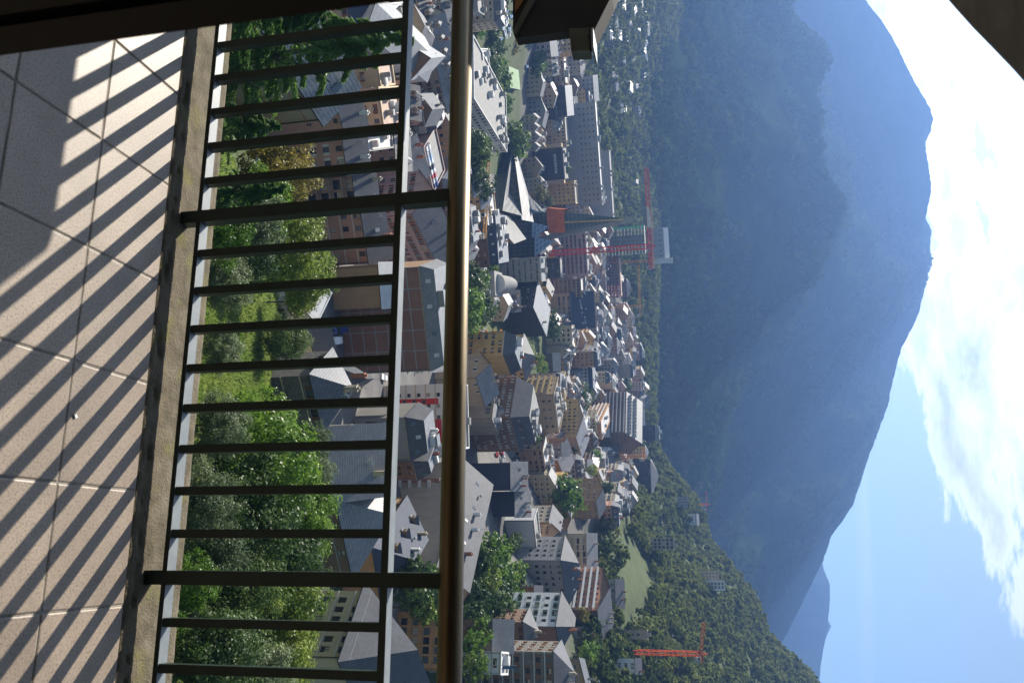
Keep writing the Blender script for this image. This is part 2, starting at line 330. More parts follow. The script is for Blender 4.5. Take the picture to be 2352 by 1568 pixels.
# ---------------------------------------------------------------- balcony
TH = 0.2452; S = 0.13
NV = Vector((math.sin(TH), math.cos(TH), 0)); AV = Vector((math.cos(TH), -math.sin(TH), 0)); C0 = Vector(CAM)
def bal(s, n, z): return C0 + AV*s + NV*n + Vector((0, 0, z))       # s along the railing, n outwards, z from eye height
ZF = -12.81*S; DR = 18.44*S                                          # floor level, near face of the railing
def bbox(mb, s0, s1, n0, n1, z0, z1, mi=0):
    P = lambda s, n, z: bal(s, n, z)
    vs = [P(s0, n0, z0), P(s1, n0, z0), P(s1, n1, z0), P(s0, n1, z0), P(s0, n0, z1), P(s1, n0, z1), P(s1, n1, z1), P(s0, n1, z1)]
    return mb.add(vs, [(3, 2, 1, 0), (4, 5, 6, 7), (0, 1, 5, 4), (1, 2, 6, 5), (2, 3, 7, 6), (3, 0, 4, 7)], mi)
M_TILE = mat('balcony_tile', (0.262, 0.208, 0.158), 0.46, col2=(0.322, 0.262, 0.206), scale=4, bump=0.0006, bscale=260, spec=0.5, detail=9)
def tile_tone(mt):
    nt = mt.node_tree; N = nt.nodes; L = nt.links; b = N['Principled BSDF']; src = b.inputs['Base Color'].links[0].from_socket
    oi = N.new('ShaderNodeObjectInfo'); mr = N.new('ShaderNodeMapRange'); mr.inputs['To Min'].default_value = 0.86; mr.inputs['To Max'].default_value = 1.08; L.new(oi.outputs['Random'], mr.inputs[0])
    tc = N.new('ShaderNodeNewGeometry'); n = N.new('ShaderNodeTexNoise'); n.inputs['Scale'].default_value = 3.5; n.inputs['Detail'].default_value = 8; n.inputs['Roughness'].default_value = 0.7; L.new(tc.outputs['Position'], n.inputs['Vector'])
    m2 = N.new('ShaderNodeMapRange'); m2.inputs['From Min'].default_value = 0.3; m2.inputs['From Max'].default_value = 0.7; m2.inputs['To Min'].default_value = 0.74; m2.inputs['To Max'].default_value = 1.12; L.new(n.outputs['Fac'], m2.inputs[0])
    mu = N.new('ShaderNodeMath'); mu.operation = 'MULTIPLY'; L.new(mr.outputs[0], mu.inputs[0]); L.new(m2.outputs[0], mu.inputs[1])
    vm = N.new('ShaderNodeVectorMath'); vm.operation = 'SCALE'; L.new(src, vm.inputs[0]); L.new(mu.outputs[0], vm.inputs['Scale']); L.new(vm.outputs[0], b.inputs['Base Color'])
def add_speckle(mt, sc, c, lo, hi):
    nt = mt.node_tree; N = nt.nodes; L = nt.links; b = N['Principled BSDF']; src = b.inputs['Base Color'].links[0].from_socket
    tc = N.new('ShaderNodeTexCoord'); n = N.new('ShaderNodeTexNoise'); n.inputs['Scale'].default_value = sc; n.inputs['Detail'].default_value = 3; L.new(tc.outputs['Object'], n.inputs['Vector'])
    r = N.new('ShaderNodeMapRange'); r.inputs['From Min'].default_value = lo; r.inputs['From Max'].default_value = hi; L.new(n.outputs['Fac'], r.inputs[0])
    mx = N.new('ShaderNodeMix'); mx.data_type = 'RGBA'; L.new(r.outputs[0], mx.inputs['Factor']); L.new(src, mx.inputs['A']); mx.inputs['B'].default_value = (*c, 1); L.new(mx.outputs['Result'], b.inputs['Base Color'])
add_speckle(M_TILE, 170, (0.165, 0.128, 0.10), 0.47, 0.68)
tile_tone(M_TILE)
M_GROUT = mat('grout', (0.10, 0.09, 0.075), 0.95, col2=(0.36, 0.33, 0.29), scale=9, bump=0.002, bscale=120)
M_KERB = mat('weathered_concrete', (0.080, 0.066, 0.042), 0.95, col2=(0.175, 0.148, 0.105), scale=16, bump=0.004, bscale=140, contrast=(0.32, 0.66))
add_speckle(M_KERB, 9, (0.15, 0.14, 0.055), 0.56, 0.72); add_speckle(M_KERB, 260, (0.10, 0.085, 0.065), 0.58, 0.68)
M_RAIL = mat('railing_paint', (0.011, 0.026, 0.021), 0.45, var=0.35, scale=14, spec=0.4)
M_RAILTOP = mat('railing_paint_lit', (0.14, 0.165, 0.18), 0.5, col2=(0.20, 0.22, 0.23), scale=24, spec=0.5)  # top faces of the rails: daylight on them put into a paler colour
add_speckle(M_RAIL, 30, (0.030, 0.016, 0.009), 0.72, 0.80)
M_BRASS = mat('brass', (0.140, 0.108, 0.066), 0.42, metal=1.0, col2=(0.10, 0.077, 0.046), scale=6, stretch=(1, 1, 8))
def build_balcony():
    # slab: the bed the tiles are laid on
    b = MB(); bbox(b, -3.4, 3.2, -4.2, DR-0.09, ZF-0.22, ZF-0.0028)
    slab = b.build('balcony_floor', M_GROUT); tag(slab, kind='structure')
    T = 0.3312; n_edge = DR-0.088; s_first = -1.494
    tiles = [MB() for _ in range(4)]; metas = []
    for q, tb in enumerate(tiles):
        h = T/2-0.0032; r = 0.0035
        vs = []; 
        for z, k in ((-0.006, 0), (-0.0016, 0), (0.0, r)):
            vs += [(-h+k, -h+k, z), (h-k, -h+k, z), (h-k, h-k, z), (-h+k, h-k, z)]
        fs = [(8, 9, 10, 11)]
        for lv in (0, 4):
            for i in range(4): fs.append((lv+i, lv+(i+1) % 4, lv+4+(i+1) % 4, lv+4+i))
        tb.add(vs, fs); metas.append(tb.mesh('tile', M_TILE))
    for row in range(7):
        for c in range(-5, 14):
            p = bal(s_first+(c+0.5)*T, n_edge-(row+0.5)*T, ZF)
            o = link_mesh('tile', metas[(row*3+c) % 4], slab, tuple(p), -TH+random.choice((0, math.pi/2, math.pi)))
            o.location.z += random.uniform(-0.0006, 0.0006)
    # kerb under the railing: rough cast, pitted along the middle
    ns, nn = 420, 26; s = np.linspace(-3.4, 3.2, ns); n0, n1 = DR-0.086, DR+0.205
    Sg, Ng = np.meshgrid(s, np.linspace(n0, n1, nn), indexing='ij')
    z = ZF-0.004 + (fbm(Sg*18, Ng*18, 5, 2))*0.004+(fbm(Sg*150, Ng*150, 3, 3))*0.003
    edge = np.minimum(Ng-n0, n1-Ng); z = z-np.clip(0.012-edge, 0, 1)*0.6
    for _ in range(70):
        cs = random.uniform(-3, 3); cn = DR-0.042+random.gauss(0, 0.004); L = random.uniform(0.008, 0.03)
        z = z-0.012*np.exp(-((Sg-cs)/L)**2-((Ng-cn-0.004*np.sin(Sg*60))/0.004)**2)
    top = np.array(C0)[None, None]+Sg[..., None]*np.array(AV)+Ng[..., None]*np.array(NV); top[..., 2] += z
    lo = top[:, -1:].copy(); lo[..., 2] -= 0.25; li = top[:, :1].copy(); li[..., 2] -= 0.2
    k = grid_mesh('kerb', np.concatenate([li, top, lo], 1), M_KERB); tag(k, 'rough weathered concrete kerb carrying the balcony railing', 'kerb')
    # outer face of the house under the balcony
    b = MB(); bbox(b, -3.4, 3.2, -0.9, DR+0.19, -22, ZF-0.26); o = b.build('house_front', M_KERB); tag(o, kind='structure')
    # railing
    r = empty('balcony_railing', tuple(bal(0, DR, ZF)), 0, 'dark green metal balcony railing with square balusters and brass handrail', 'railing')
    def part(mb, name, mats, smooth=False):
        o = mb.build(name, mats); o.parent = r; o.matrix_parent_inverse = Matrix.Translation(-Vector(r.location)); return o
    x0 = -14.3414*S
    zb, zm, zh = -12.391*S, -6.968*S, -5.663*S
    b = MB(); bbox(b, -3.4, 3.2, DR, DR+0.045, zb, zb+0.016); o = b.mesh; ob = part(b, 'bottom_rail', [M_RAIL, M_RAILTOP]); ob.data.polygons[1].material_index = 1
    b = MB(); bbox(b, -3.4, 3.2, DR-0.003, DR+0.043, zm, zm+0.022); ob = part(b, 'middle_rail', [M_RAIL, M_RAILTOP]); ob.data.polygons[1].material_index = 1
    for i in range(-9, 27):
        c = x0+i*S
        if c < -3.35 or c > 3.15: continue
        post = (i-6) % 9 == 0
        b = MB()
        if post:
            bbox(b, c-0.021, c+0.021, DR-0.004, DR+0.040, ZF-0.02, zm-0.001); bbox(b, c-0.021, c+0.021, DR-0.0045, DR+0.0405, zm-0.0012, zh+0.02)
        else:
            bbox(b, c-0.013, c+0.013, DR+0.004, DR+0.034, zb+0.0165, zm-0.0005)
        part(b, 'post' if post else 'baluster', M_RAIL)
    b = MB(); b.tube([bal(-3.4, DR+0.018, zh+0.035), bal(3.2, DR+0.018, zh+0.035)], 0.0355, 28)
    ob = part(b, 'handrail', M_BRASS); ob.data.polygons.foreach_set('use_smooth', [True]*len(ob.data.polygons))
    # small litter on the floor: a white speck
    b = MB(); p = C0+Vector(ray(174, 955))*(ZF+0.003)/ray(174, 955)[2]; b.box((0, 0, 0), (0.006, 0.004, 0.0015), rz=0.4)
    o = b.build('paper_scrap', mat('paper', (0.8, 0.8, 0.78), 0.8), loc=tuple(p)); tag(o, 'tiny white paper scrap on the sunlit floor tiles', 'paper scrap')
build_balcony()

M_DARKALU = mat('dark_aluminium', (0.035, 0.031, 0.026), 0.5, var=0.15, scale=3)
M_RUBBER = mat('rubber', (0.008, 0.008, 0.008), 0.8)
M_PLATE = mat('latch_plate', (0.05, 0.058, 0.060), 0.4, metal=0.4)
def build_door():
    # edge of the open balcony door, close on the left
    p0 = Vector(at(0, 128, 0.80)); d = Vector((p0.x, p0.y-0, 0)).normalized(); nrm = d; side = Vector((-d.y, d.x, 0))
    r = empty('balcony_door', (p0.x, p0.y, C0.z+ZF), 0, 'dark aluminium door frame standing open beside the balcony', 'door')
    def part(name, a, b_, f0, f1, z0, z1, mt):
        mb = MB(); vs = []
        for z in (z0, z1):
            for s, f in ((a, f0), (b_, f0), (b_, f1), (a, f1)):
                q = side*s+nrm*f; vs.append((q.x, q.y, z-ZF))
        mb.add(vs, [(3, 2, 1, 0), (4, 5, 6, 7), (0, 1, 5, 4), (1, 2, 6, 5), (2, 3, 7, 6), (3, 0, 4, 7)])
        return mb.build(name, mt, r)
    part('outer_profile', 0.0, 0.026, 0.0, 0.05, ZF+0.004, 0.62, M_DARKALU)
    part('gasket', 0.0265, 0.036, 0.012, 0.05, ZF+0.004, 0.62, M_RUBBER)
    part('inner_profile', 0.0365, 0.40, -0.004, 0.05, ZF+0.004, 0.62, M_DARKALU)
    pl = part('latch_plate', 0.070, 0.30, -0.008, -0.0045, -1.2, -0.545, M_PLATE)
    for z0, z1 in ((-1.0, -0.70),):
        mb = MB(); vs = []
        for z in (z0, z1):
            for s, f in ((0.10, -0.0095), (0.24, -0.0095), (0.24, -0.0085), (0.10, -0.0085)):
                q = side*s+nrm*f; vs.append((q.x, q.y, z-ZF))
        mb.add(vs, [(3, 2, 1, 0), (4, 5, 6, 7), (0, 1, 5, 4), (1, 2, 6, 5), (2, 3, 7, 6), (3, 0, 4, 7)]); mb.build('slot', M_RUBBER, pl)
build_door()

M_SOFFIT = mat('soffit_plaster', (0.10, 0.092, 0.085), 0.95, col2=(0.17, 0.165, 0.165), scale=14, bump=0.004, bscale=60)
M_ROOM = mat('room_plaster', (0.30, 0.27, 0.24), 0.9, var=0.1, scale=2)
def build_soffit():
    # plastered edge of the slab above, close overhead
    h = 0.42
    p = [C0+Vector(ray(X, Y))*(h/ray(X, Y)[2]) for X, Y in ((2120, -55), (2166, 0), (2214, 55), (2262, 105), (2312, 158), (2352, 205), (2420, 290))]
    b = MB(); n = len(p); rows = []
    for off, dz in ((0.0, 0.16), (-0.006, 0.012), (0.012, 0.0), (0.06, -0.002), (1.4, 0.0), (1.4, 0.16)):
        rows.append([q + Vector((-0.80, -0.60, 0))*off + Vector((0, 0, dz)) for q in p])
    vs = [q for r in rows for q in r]; fs = []
    for i in range(len(rows)-1):
        for k in range(n-1): fs.append((i*n+k, i*n+k+1, (i+1)*n+k+1, (i+1)*n+k))
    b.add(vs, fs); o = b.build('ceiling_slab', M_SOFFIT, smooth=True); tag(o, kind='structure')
    # the room the picture is taken from: ceiling, side and back walls behind the camera
    b = MB(); bbox(b, -3.4, 3.2, -4.2, 2.0, 0.98, 1.18); bbox(b, -3.4, 3.2, -4.4, -4.2, ZF-0.2, 0.979); bbox(b, 3.2, 3.4, -4.4, 0.9, ZF-0.2, 0.979); bbox(b, -3.6, -3.4, -4.4, 0.9, ZF-0.2, 0.979)
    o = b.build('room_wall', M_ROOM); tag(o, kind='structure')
build_soffit()

M_WOOD = mat('orange_wood', (0.30, 0.13, 0.035), 0.6, var=0.3, scale=6, stretch=(8, 1, 1))
M_BOXDARK = mat('brown_cladding', (0.045, 0.038, 0.034), 0.8, var=0.2, scale=5)
M_CONC = mat('concrete', (0.13, 0.125, 0.10), 0.9, var=0.3, scale=9, bump=0.003, bscale=60)
M_ZINC = mat('zinc', (0.30, 0.31, 0.32), 0.4, metal=0.7, var=0.15, scale=4)
def build_planter():
    # neighbour's balcony box beyond the railing on the left
    dist = 3.44; ref = Vector(at(1187, 78, dist))
    nn = (ref-C0).dot(NV)
    def onp(X, Y, off=0.0):
        r = Vector(ray(X, Y)); return C0 + r*((nn+off)/r.dot(NV)) if off == 0 else C0 + r*(nn/r.dot(NV)) + NV*off
    r = empty('balcony_planter', tuple(ref), 0, 'dark brown clad balcony box with concrete bracket beyond the railing', 'planter')
    inv = Matrix.Translation(-ref)
    def part(mb, name, mt):
        o = mb.build(name, mt); o.parent = r; o.matrix_parent_inverse = inv; return o
    def prism(pts, o0, o1, name, mt):
        b = MB(); n = len(pts); f = [onp(X, Y, o0) if o0 else onp(X, Y) for X, Y in pts]; k = [onp(X, Y)+NV*o1 for X, Y in pts]
        f = [onp(X, Y)+NV*o0 for X, Y in pts]
        b.add(f+k, [tuple(range(n)), tuple(range(2*n-1, n-1, -1))]+[(i, i+n, (i+1) % n+n, (i+1) % n) for i in range(n)]); return part(b, name, mt)
    prism([(1178, -420), (1178, 74), (1185, 88), (1305, 72), (1352, 92), (1400, 0), (1560, -420)], 0.0, 0.05, 'body', M_BOXDARK)
    prism([(1217, 0), (1179.5, 76), (1187, 82), (1232, 0)], -0.012, -0.001, 'edge_strip', M_CONC)
    prism([(1184, -200), (1184, 32), (1206, 0), (1290, -200)], -0.009, -0.001, 'wood_board', M_WOOD)
    prism([(1308, 70), (1313, 122), (1356, 120), (1354, 84), (1354, 68)], -0.012, 0.05, 'bracket', M_CONC)
    prism([(1361, 82), (1362, 124), (1367, 124), (1366, 82)], -0.05, 0.07, 'flashing', M_ZINC)
    prism([(1352.5, 93), (1358, 99), (1407, 1), (1568, -420), (1560.5, -420), (1400.5, 0)], -0.03, 0.07, 'top_board', M_BOXDARK)
build_planter()
# ---------------------------------------------------------------- vegetation
M_BARK = mat('bark', (0.10, 0.08, 0.06), 0.95, var=0.3, scale=4, bump=0.02, bscale=20)
FOL = {
    'walnut': foliage_mat('leaf_walnut', (0.07, 0.15, 0.015), (0.19, 0.31, 0.045), 0.36, 0.50, 0.9),
    'dark': foliage_mat('leaf_dark', (0.035, 0.075, 0.018), (0.11, 0.17, 0.042), 0.45, 0.42, 0.8),
    'silver': foliage_mat('leaf_silver', (0.085, 0.125, 0.055), (0.20, 0.25, 0.125), 0.46, 0.42, 0.9),
    'lime': foliage_mat('leaf_lime', (0.11, 0.18, 0.025), (0.27, 0.34, 0.06), 0.40, 0.52, 0.8),
    'yellow': foliage_mat('leaf_yellow', (0.15, 0.14, 0.025), (0.32, 0.26, 0.05), 0.45, 0.46, 0.8),
    'conifer': foliage_mat('needles', (0.060, 0.135, 0.028), (0.17, 0.28, 0.065), 0.5, 0.45, 1.6),
    'forest': foliage_mat('leaf_forest', (0.028, 0.055, 0.018), (0.155, 0.18, 0.050), 0.95, 0.35, 0.085, 0.08),
    'mountain': foliage_mat('leaf_mountain', (0.032, 0.056, 0.019), (0.085, 0.115, 0.040), 0.95, 0.32, 0.02, 0.05),
    'grass': foliage_mat('grass_blade', (0.11, 0.20, 0.035), (0.25, 0.31, 0.085), 0.8, 0.45, 0.25),
}
def leaf_mesh(name, mt, n, clumps, leaf, seed, shape='round', flat=0.35):
    """unit crown: leaves gathered in clumps round an uneven outline"""
    g = np.random.default_rng(seed)
    if shape == 'round':
        d = g.normal(size=(clumps, 3)); d /= np.linalg.norm(d, axis=1)[:, None]
        rr = 0.30+0.62*g.random(clumps)**0.55; lob = 1+0.28*np.sin(d[:, 0]*4+seed)*np.cos(d[:, 1]*5+d[:, 2]*3)
        C = d*(rr*lob)[:, None]; C[:, 2] = np.maximum(C[:, 2], -0.72)*0.95; cr = 0.13+0.13*g.random(clumps)
    elif shape == 'cone':
        h = g.random(clumps)**0.8; a = g.random(clumps)*6.28; r = (1-h)*(0.35+0.65*np.sqrt(g.random(clumps)))*0.62+0.03
        C = np.stack([r*np.cos(a), r*np.sin(a), h*2-1], 1); cr = 0.10+0.06*g.random(clumps)
    elif shape == 'shrub':
        a = g.random(clumps)*6.28; r = np.sqrt(g.random(clumps)); C = np.stack([r*np.cos(a), r*np.sin(a), (g.random(clumps)*1.1-0.5)*(1-0.6*r*r)], 1); cr = 0.16+0.14*g.random(clumps)
    k = g.integers(0, clumps, n); off = g.normal(size=(n, 3)); off /= np.linalg.norm(off, axis=1)[:, None]
    P = C[k]+off*(cr[k]*g.random(n)**0.4)[:, None]*np.array([1, 1, 0.8])
    nr = P/np.maximum(np.linalg.norm(P, axis=1), 1e-3)[:, None]*0.6+off*0.5+g.normal(size=(n, 3))*0.55+np.array([0, 0, flat]); nr /= np.linalg.norm(nr, axis=1)[:, None]
    t = np.cross(nr, g.normal(size=(n, 3))); t /= np.linalg.norm(t, axis=1)[:, None]; b = np.cross(nr, t)
    L = leaf*(0.6+0.8*g.random(n))[:, None]; 
    V = np.stack([P-t*L, P+b*L*0.55+nr*L*0.12, P+t*L, P-b*L*0.55+nr*L*0.12], 1).reshape(-1, 3)
    return quads_mesh(name, V, mt)
def quads_mesh(name, V, mt):
    n = len(V)//4; me = bpy.data.meshes.new(name); me.vertices.add(len(V)); me.vertices.foreach_set('co', V.reshape(-1).astype(np.float32))
    me.loops.add(n*4); me.loops.foreach_set('vertex_index', np.arange(n*4, dtype=np.int32)); me.polygons.add(n)
    me.polygons.foreach_set('loop_start', np.arange(0, n*4, 4, dtype=np.int32)); me.polygons.foreach_set('loop_total', np.full(n, 4, np.int32))
    me.materials.append(mt); me.update(calc_edges=True); return me
def cedar_mesh(name, mt, seed, branches=150, per=150, leaf=0.02):
    """tiered, drooping conifer sprays; unit box -1..1 high, radius about 0.6"""
    g = np.random.default_rng(seed); V = []
    for i in range(branches):
        h = g.random()**0.9; a = g.random()*6.283; Lb = (1-h)*0.62+0.08; Lb *= 0.6+0.5*g.random()
        s = g.random(per)**0.7; x = s*Lb; droop = -0.22*s**2*Lb/0.6-0.02
        pos = np.stack([x*math.cos(a), x*math.sin(a), np.full(per, h*2-1)+droop+0.10*s*Lb], 1)
        side = np.array([-math.sin(a), math.cos(a), 0]); w = (g.random(per)-0.5)*0.22*Lb*(1.15-s)
        hang = -g.random(per)*0.055
        pos = pos+side*w[:, None]; pos[:, 2] += hang
        t = np.array([math.cos(a), math.sin(a), -0.55])+side*((w > 0)*2-1)[:, None]*0.7+g.normal(size=(per, 3))*0.25; t /= np.linalg.norm(t, axis=1)[:, None]
        b = np.cross(t, g.normal(size=(per, 3))); b /= np.linalg.norm(b, axis=1)[:, None]
        L = leaf*(0.7+0.9*g.random(per))[:, None]
        V.append(np.stack([pos-t*L*1.7, pos+b*L*0.45, pos+t*L*1.7, pos-b*L*0.45], 1).reshape(-1, 3))
    return quads_mesh(name, np.concatenate(V), mt)
def trunk_mesh(seed, limbs=6):
    g = random.Random(seed); b = MB(); b.tube([(0, 0, -0.02), (0.01, 0.0, 0.35), (-0.015, 0.01, 0.7), (0.0, 0.0, 1.0)], [0.034, 0.026, 0.018, 0.008], 7)
    for i in range(limbs):
        z = g.uniform(0.4, 0.85); a = g.uniform(0, 6.28); l = g.uniform(0.14, 0.30)
        b.tube([(0, 0, z), (l*0.5*math.cos(a), l*0.5*math.sin(a), z+l*0.35), (l*math.cos(a), l*math.sin(a), z+l*0.8)], [0.013, 0.008, 0.003], 5, caps=False)
    return b.mesh('trunk', M_BARK, True)
TRUNKS = [trunk_mesh(i) for i in range(3)]
def add_tree(name, crown_me, x, y, r, top, label, group=None, cat='tree', rx=1.0, rz=None, base=None, ry=1.0):
    """crown of radius r whose top stands at height top; the trunk runs down to the ground"""
    z0 = gz(x, y)-0.3 if base is None else base
    rz = rz if rz is not None else r
    root = empty(name, (x, y, z0), random.uniform(0, 6.28), label, cat, group)
    c = link_mesh('crown' if cat == 'tree' else 'foliage', crown_me, root, (0, 0, top-rz*0.95-z0)); c.scale = (r*rx, r*ry, rz)
    h = max(0.6, top-rz*0.6-z0)
    t = link_mesh('trunk' if cat == 'tree' else 'stem', TRUNKS[random.randrange(3)], root); t.scale = (max(h*0.6, r*0.7), max(h*0.6, r*0.7), h)
    return root
LM = {}
def lm(kind, lod):
    k = (kind, lod)
    if k not in LM:
        if kind == 'conifer':
            LM[k] = {0: lambda: cedar_mesh('cedar_crown', FOL['conifer'], 3, 150, 300, 0.0125), 1: lambda: cedar_mesh('conifer_crown', FOL['conifer'], 5, 60, 26, 0.05), 2: lambda: leaf_mesh('conifer_crown', FOL['forest'], 120, 26, 0.16, 9, 'cone')}[lod]()
        else:
            f = FOL[kind]
            LM[k] = {0: lambda: leaf_mesh('leafy_crown', f, 15000, 210, 0.034, 11+len(LM), 'round'), 1: lambda: leaf_mesh('leafy_crown', f, 1900, 90, 0.085, 12+len(LM), 'round'),
                     2: lambda: leaf_mesh('leafy_crown', f, 260, 40, 0.20, 13+len(LM), 'round'), 3: lambda: leaf_mesh('shrub_foliage', f, 5200, 90, 0.05, 14+len(LM), 'shrub')}[lod]()
    return LM[k]
def near_tree(kind, Xc, Y, d, r, label, lod=0, rx=1.0, rz=None, cat='tree', group=None, name=None):
    """crown centre seen at (Xc, Y) from d metres"""
    p = at(Xc, Y, d); rz_ = rz or r
    nm = name or {'conifer': 'cedar_tree'}.get(kind, 'broadleaf_tree' if cat == 'tree' else 'shrub')
    return add_tree(nm, lm(kind, lod), p[0], p[1], r, p[2]+rz_*0.95, label, group, cat, rx, rz_)
# on the slope below the balcony
near_tree('conifer', 700, 120, 62, 9.5, 'tall drooping cedar on the slope below the left end of the railing', rz=8.5)
near_tree('conifer', 600, 20, 52, 7.0, 'cedar half hidden behind the open balcony door', rz=6.0)
near_tree('conifer', 535, 300, 55, 5.0, 'low spreading cedar in front of the grey slate roofed house', rz=3.6)
near_tree('conifer', 540, 440, 58, 4.8, 'dark cedar between the slate roofed house and the yellowing maple', rz=4.2)
near_tree('yellow', 640, 410, 88, 4.6, 'yellowing maple tree before the salmon apartment block')
near_tree('silver', 570, 500, 70, 3.4, 'silvery green bushy tree below the salmon apartment block')
near_tree('walnut', 600, 470, 80, 3.4, 'green leafy tree behind the silvery bushy tree')
near_tree('lime', 665, 555, 92, 5.4, 'light green feathery tree against the salmon facade', rz=5.0)
near_tree('lime', 700, 640, 100, 4.4, 'light green tree with thin reaching branches against the beige gable', rz=4.0)
near_tree('dark', 560, 575, 76, 3.8, 'dense dark green tree on the slope under the lime trees')
near_tree('walnut', 500, 520, 62, 3.0, 'leafy tree just outside the balcony railing post')
near_tree('silver', 515, 640, 66, 2.4, 'grey green willow beside the grass slope', rx=1.2)
near_tree('silver', 510, 800, 66, 1.9, 'silvery willow bush growing on the grass slope', rx=1.2)
near_tree('dark', 660, 775, 108, 3.6, 'round dark tree shading the small slate roofed shed', rz=3.4)
near_tree('yellow', 690, 690, 112, 2.4, 'yellow green shrub tree next to the white sheet')
near_tree('walnut', 600, 985, 84, 4.2, 'fresh green walnut tree left of the stone house', rz=4.6)
near_tree('walnut', 610, 1075, 76, 5.6, 'large fresh green walnut tree on the slope', rz=6.0)
near_tree('silver', 510, 975, 62, 2.6, 'silvery leaved tree below the walnut trees', rz=2.4)
near_tree('silver', 720, 1010, 100, 2.4, 'olive like grey tree beside the stone house wall')
near_tree('silver', 725, 1085, 98, 2.6, 'olive like grey tree before the long slate roof')
near_tree('dark', 560, 1190, 72, 5.6, 'big dark shaded tree in the middle of the slope', rz=5.6)
near_tree('walnut', 690, 1190, 88, 4.8, 'green walnut tree reaching up to the long slate roof', rz=4.6)
near_tree('dark', 640, 1290, 84, 5.0, 'dark tree below the timber gable', rz=5.0)
near_tree('silver', 470, 1150, 58, 2.6, 'silvery tree close under the railing on the slope')
near_tree('silver', 500, 1270, 62, 2.8, 'grey leaved tree under the dark trees')
near_tree('lime', 640, 1400, 84, 5.0, 'thin light green tree before the cream building', rz=5.4)
near_tree('dark', 560, 1350, 70, 3.6, 'dark thicket tree right of the second railing post')
near_tree('lime', 640, 1490, 82, 4.4, 'loose green tree before the cream building corner')
near_tree('dark', 500, 1500, 64, 3.8, 'dark green tree below the cream building', rx=1.2)
near_tree('walnut', 440, 1340, 54, 2.0, 'green bush tree right behind the second railing post')
near_tree('silver', 600, 1555, 70, 3.0, 'greyish tree at the right end of the slope')
for i in range(34):      # undergrowth
    Y = random.uniform(380, 1568); X = random.uniform(430, 560); d = random.uniform(58, 74)
    if 640 < Y < 960: continue
    p = at(X, Y, d); x, y = p[0], p[1]
    kd = random.choice(['dark', 'walnut', 'silver', 'lime']); add_tree('shrub', lm(kd, 3), x, y, random.uniform(1.2, 2.4), gz(x, y)+random.uniform(1.2, 2.6), {'dark': 'dark green', 'walnut': 'fresh green', 'silver': 'silvery grey', 'lime': 'light green'}[kd]+' low shrub in the undergrowth of the slope', 'undergrowth shrubs on the slope', 'shrub', rz=random.uniform(0.9, 1.6))

def grass():
    g = np.random.default_rng(5); n = 48000
    az = g.uniform(rad(-26), rad(26), n); d = g.uniform(54, 128, n); x = d*np.sin(az); y = d*np.cos(az)
    keep = fbm(x/5, y/5, 3, 8) > -0.12; x, y = x[keep], y[keep]
    a2 = g.uniform(rad(-3.6), rad(5.6), 42000); d2 = g.uniform(58, 120, 42000); x = np.concatenate([x, d2*np.sin(a2)]); y = np.concatenate([y, d2*np.cos(a2)]); n = len(x); z = ground(x, y)
    V = np.zeros((n, 4, 3)); h = 0.25+0.55*g.random(n)*(0.5+vnoise(x/3, y/3, 4)); a = g.random(n)*6.28; w = 0.10+0.16*g.random(n)
    lean = g.normal(size=(n, 2))*0.25
    for k, (sx, zz) in enumerate(((-1, 0), (1, 0), (0.35, 1), (-0.35, 1))):
        V[:, k, 0] = x+sx*w*np.cos(a)+lean[:, 0]*zz*h; V[:, k, 1] = y+sx*w*np.sin(a)+lean[:, 1]*zz*h; V[:, k, 2] = z-0.05+zz*h
    o = link_mesh('grass', quads_mesh('grass', V.reshape(-1, 3), FOL['grass'])); tag(o, 'long green grass on the slope below the balcony', 'grass', kind='stuff')
grass()

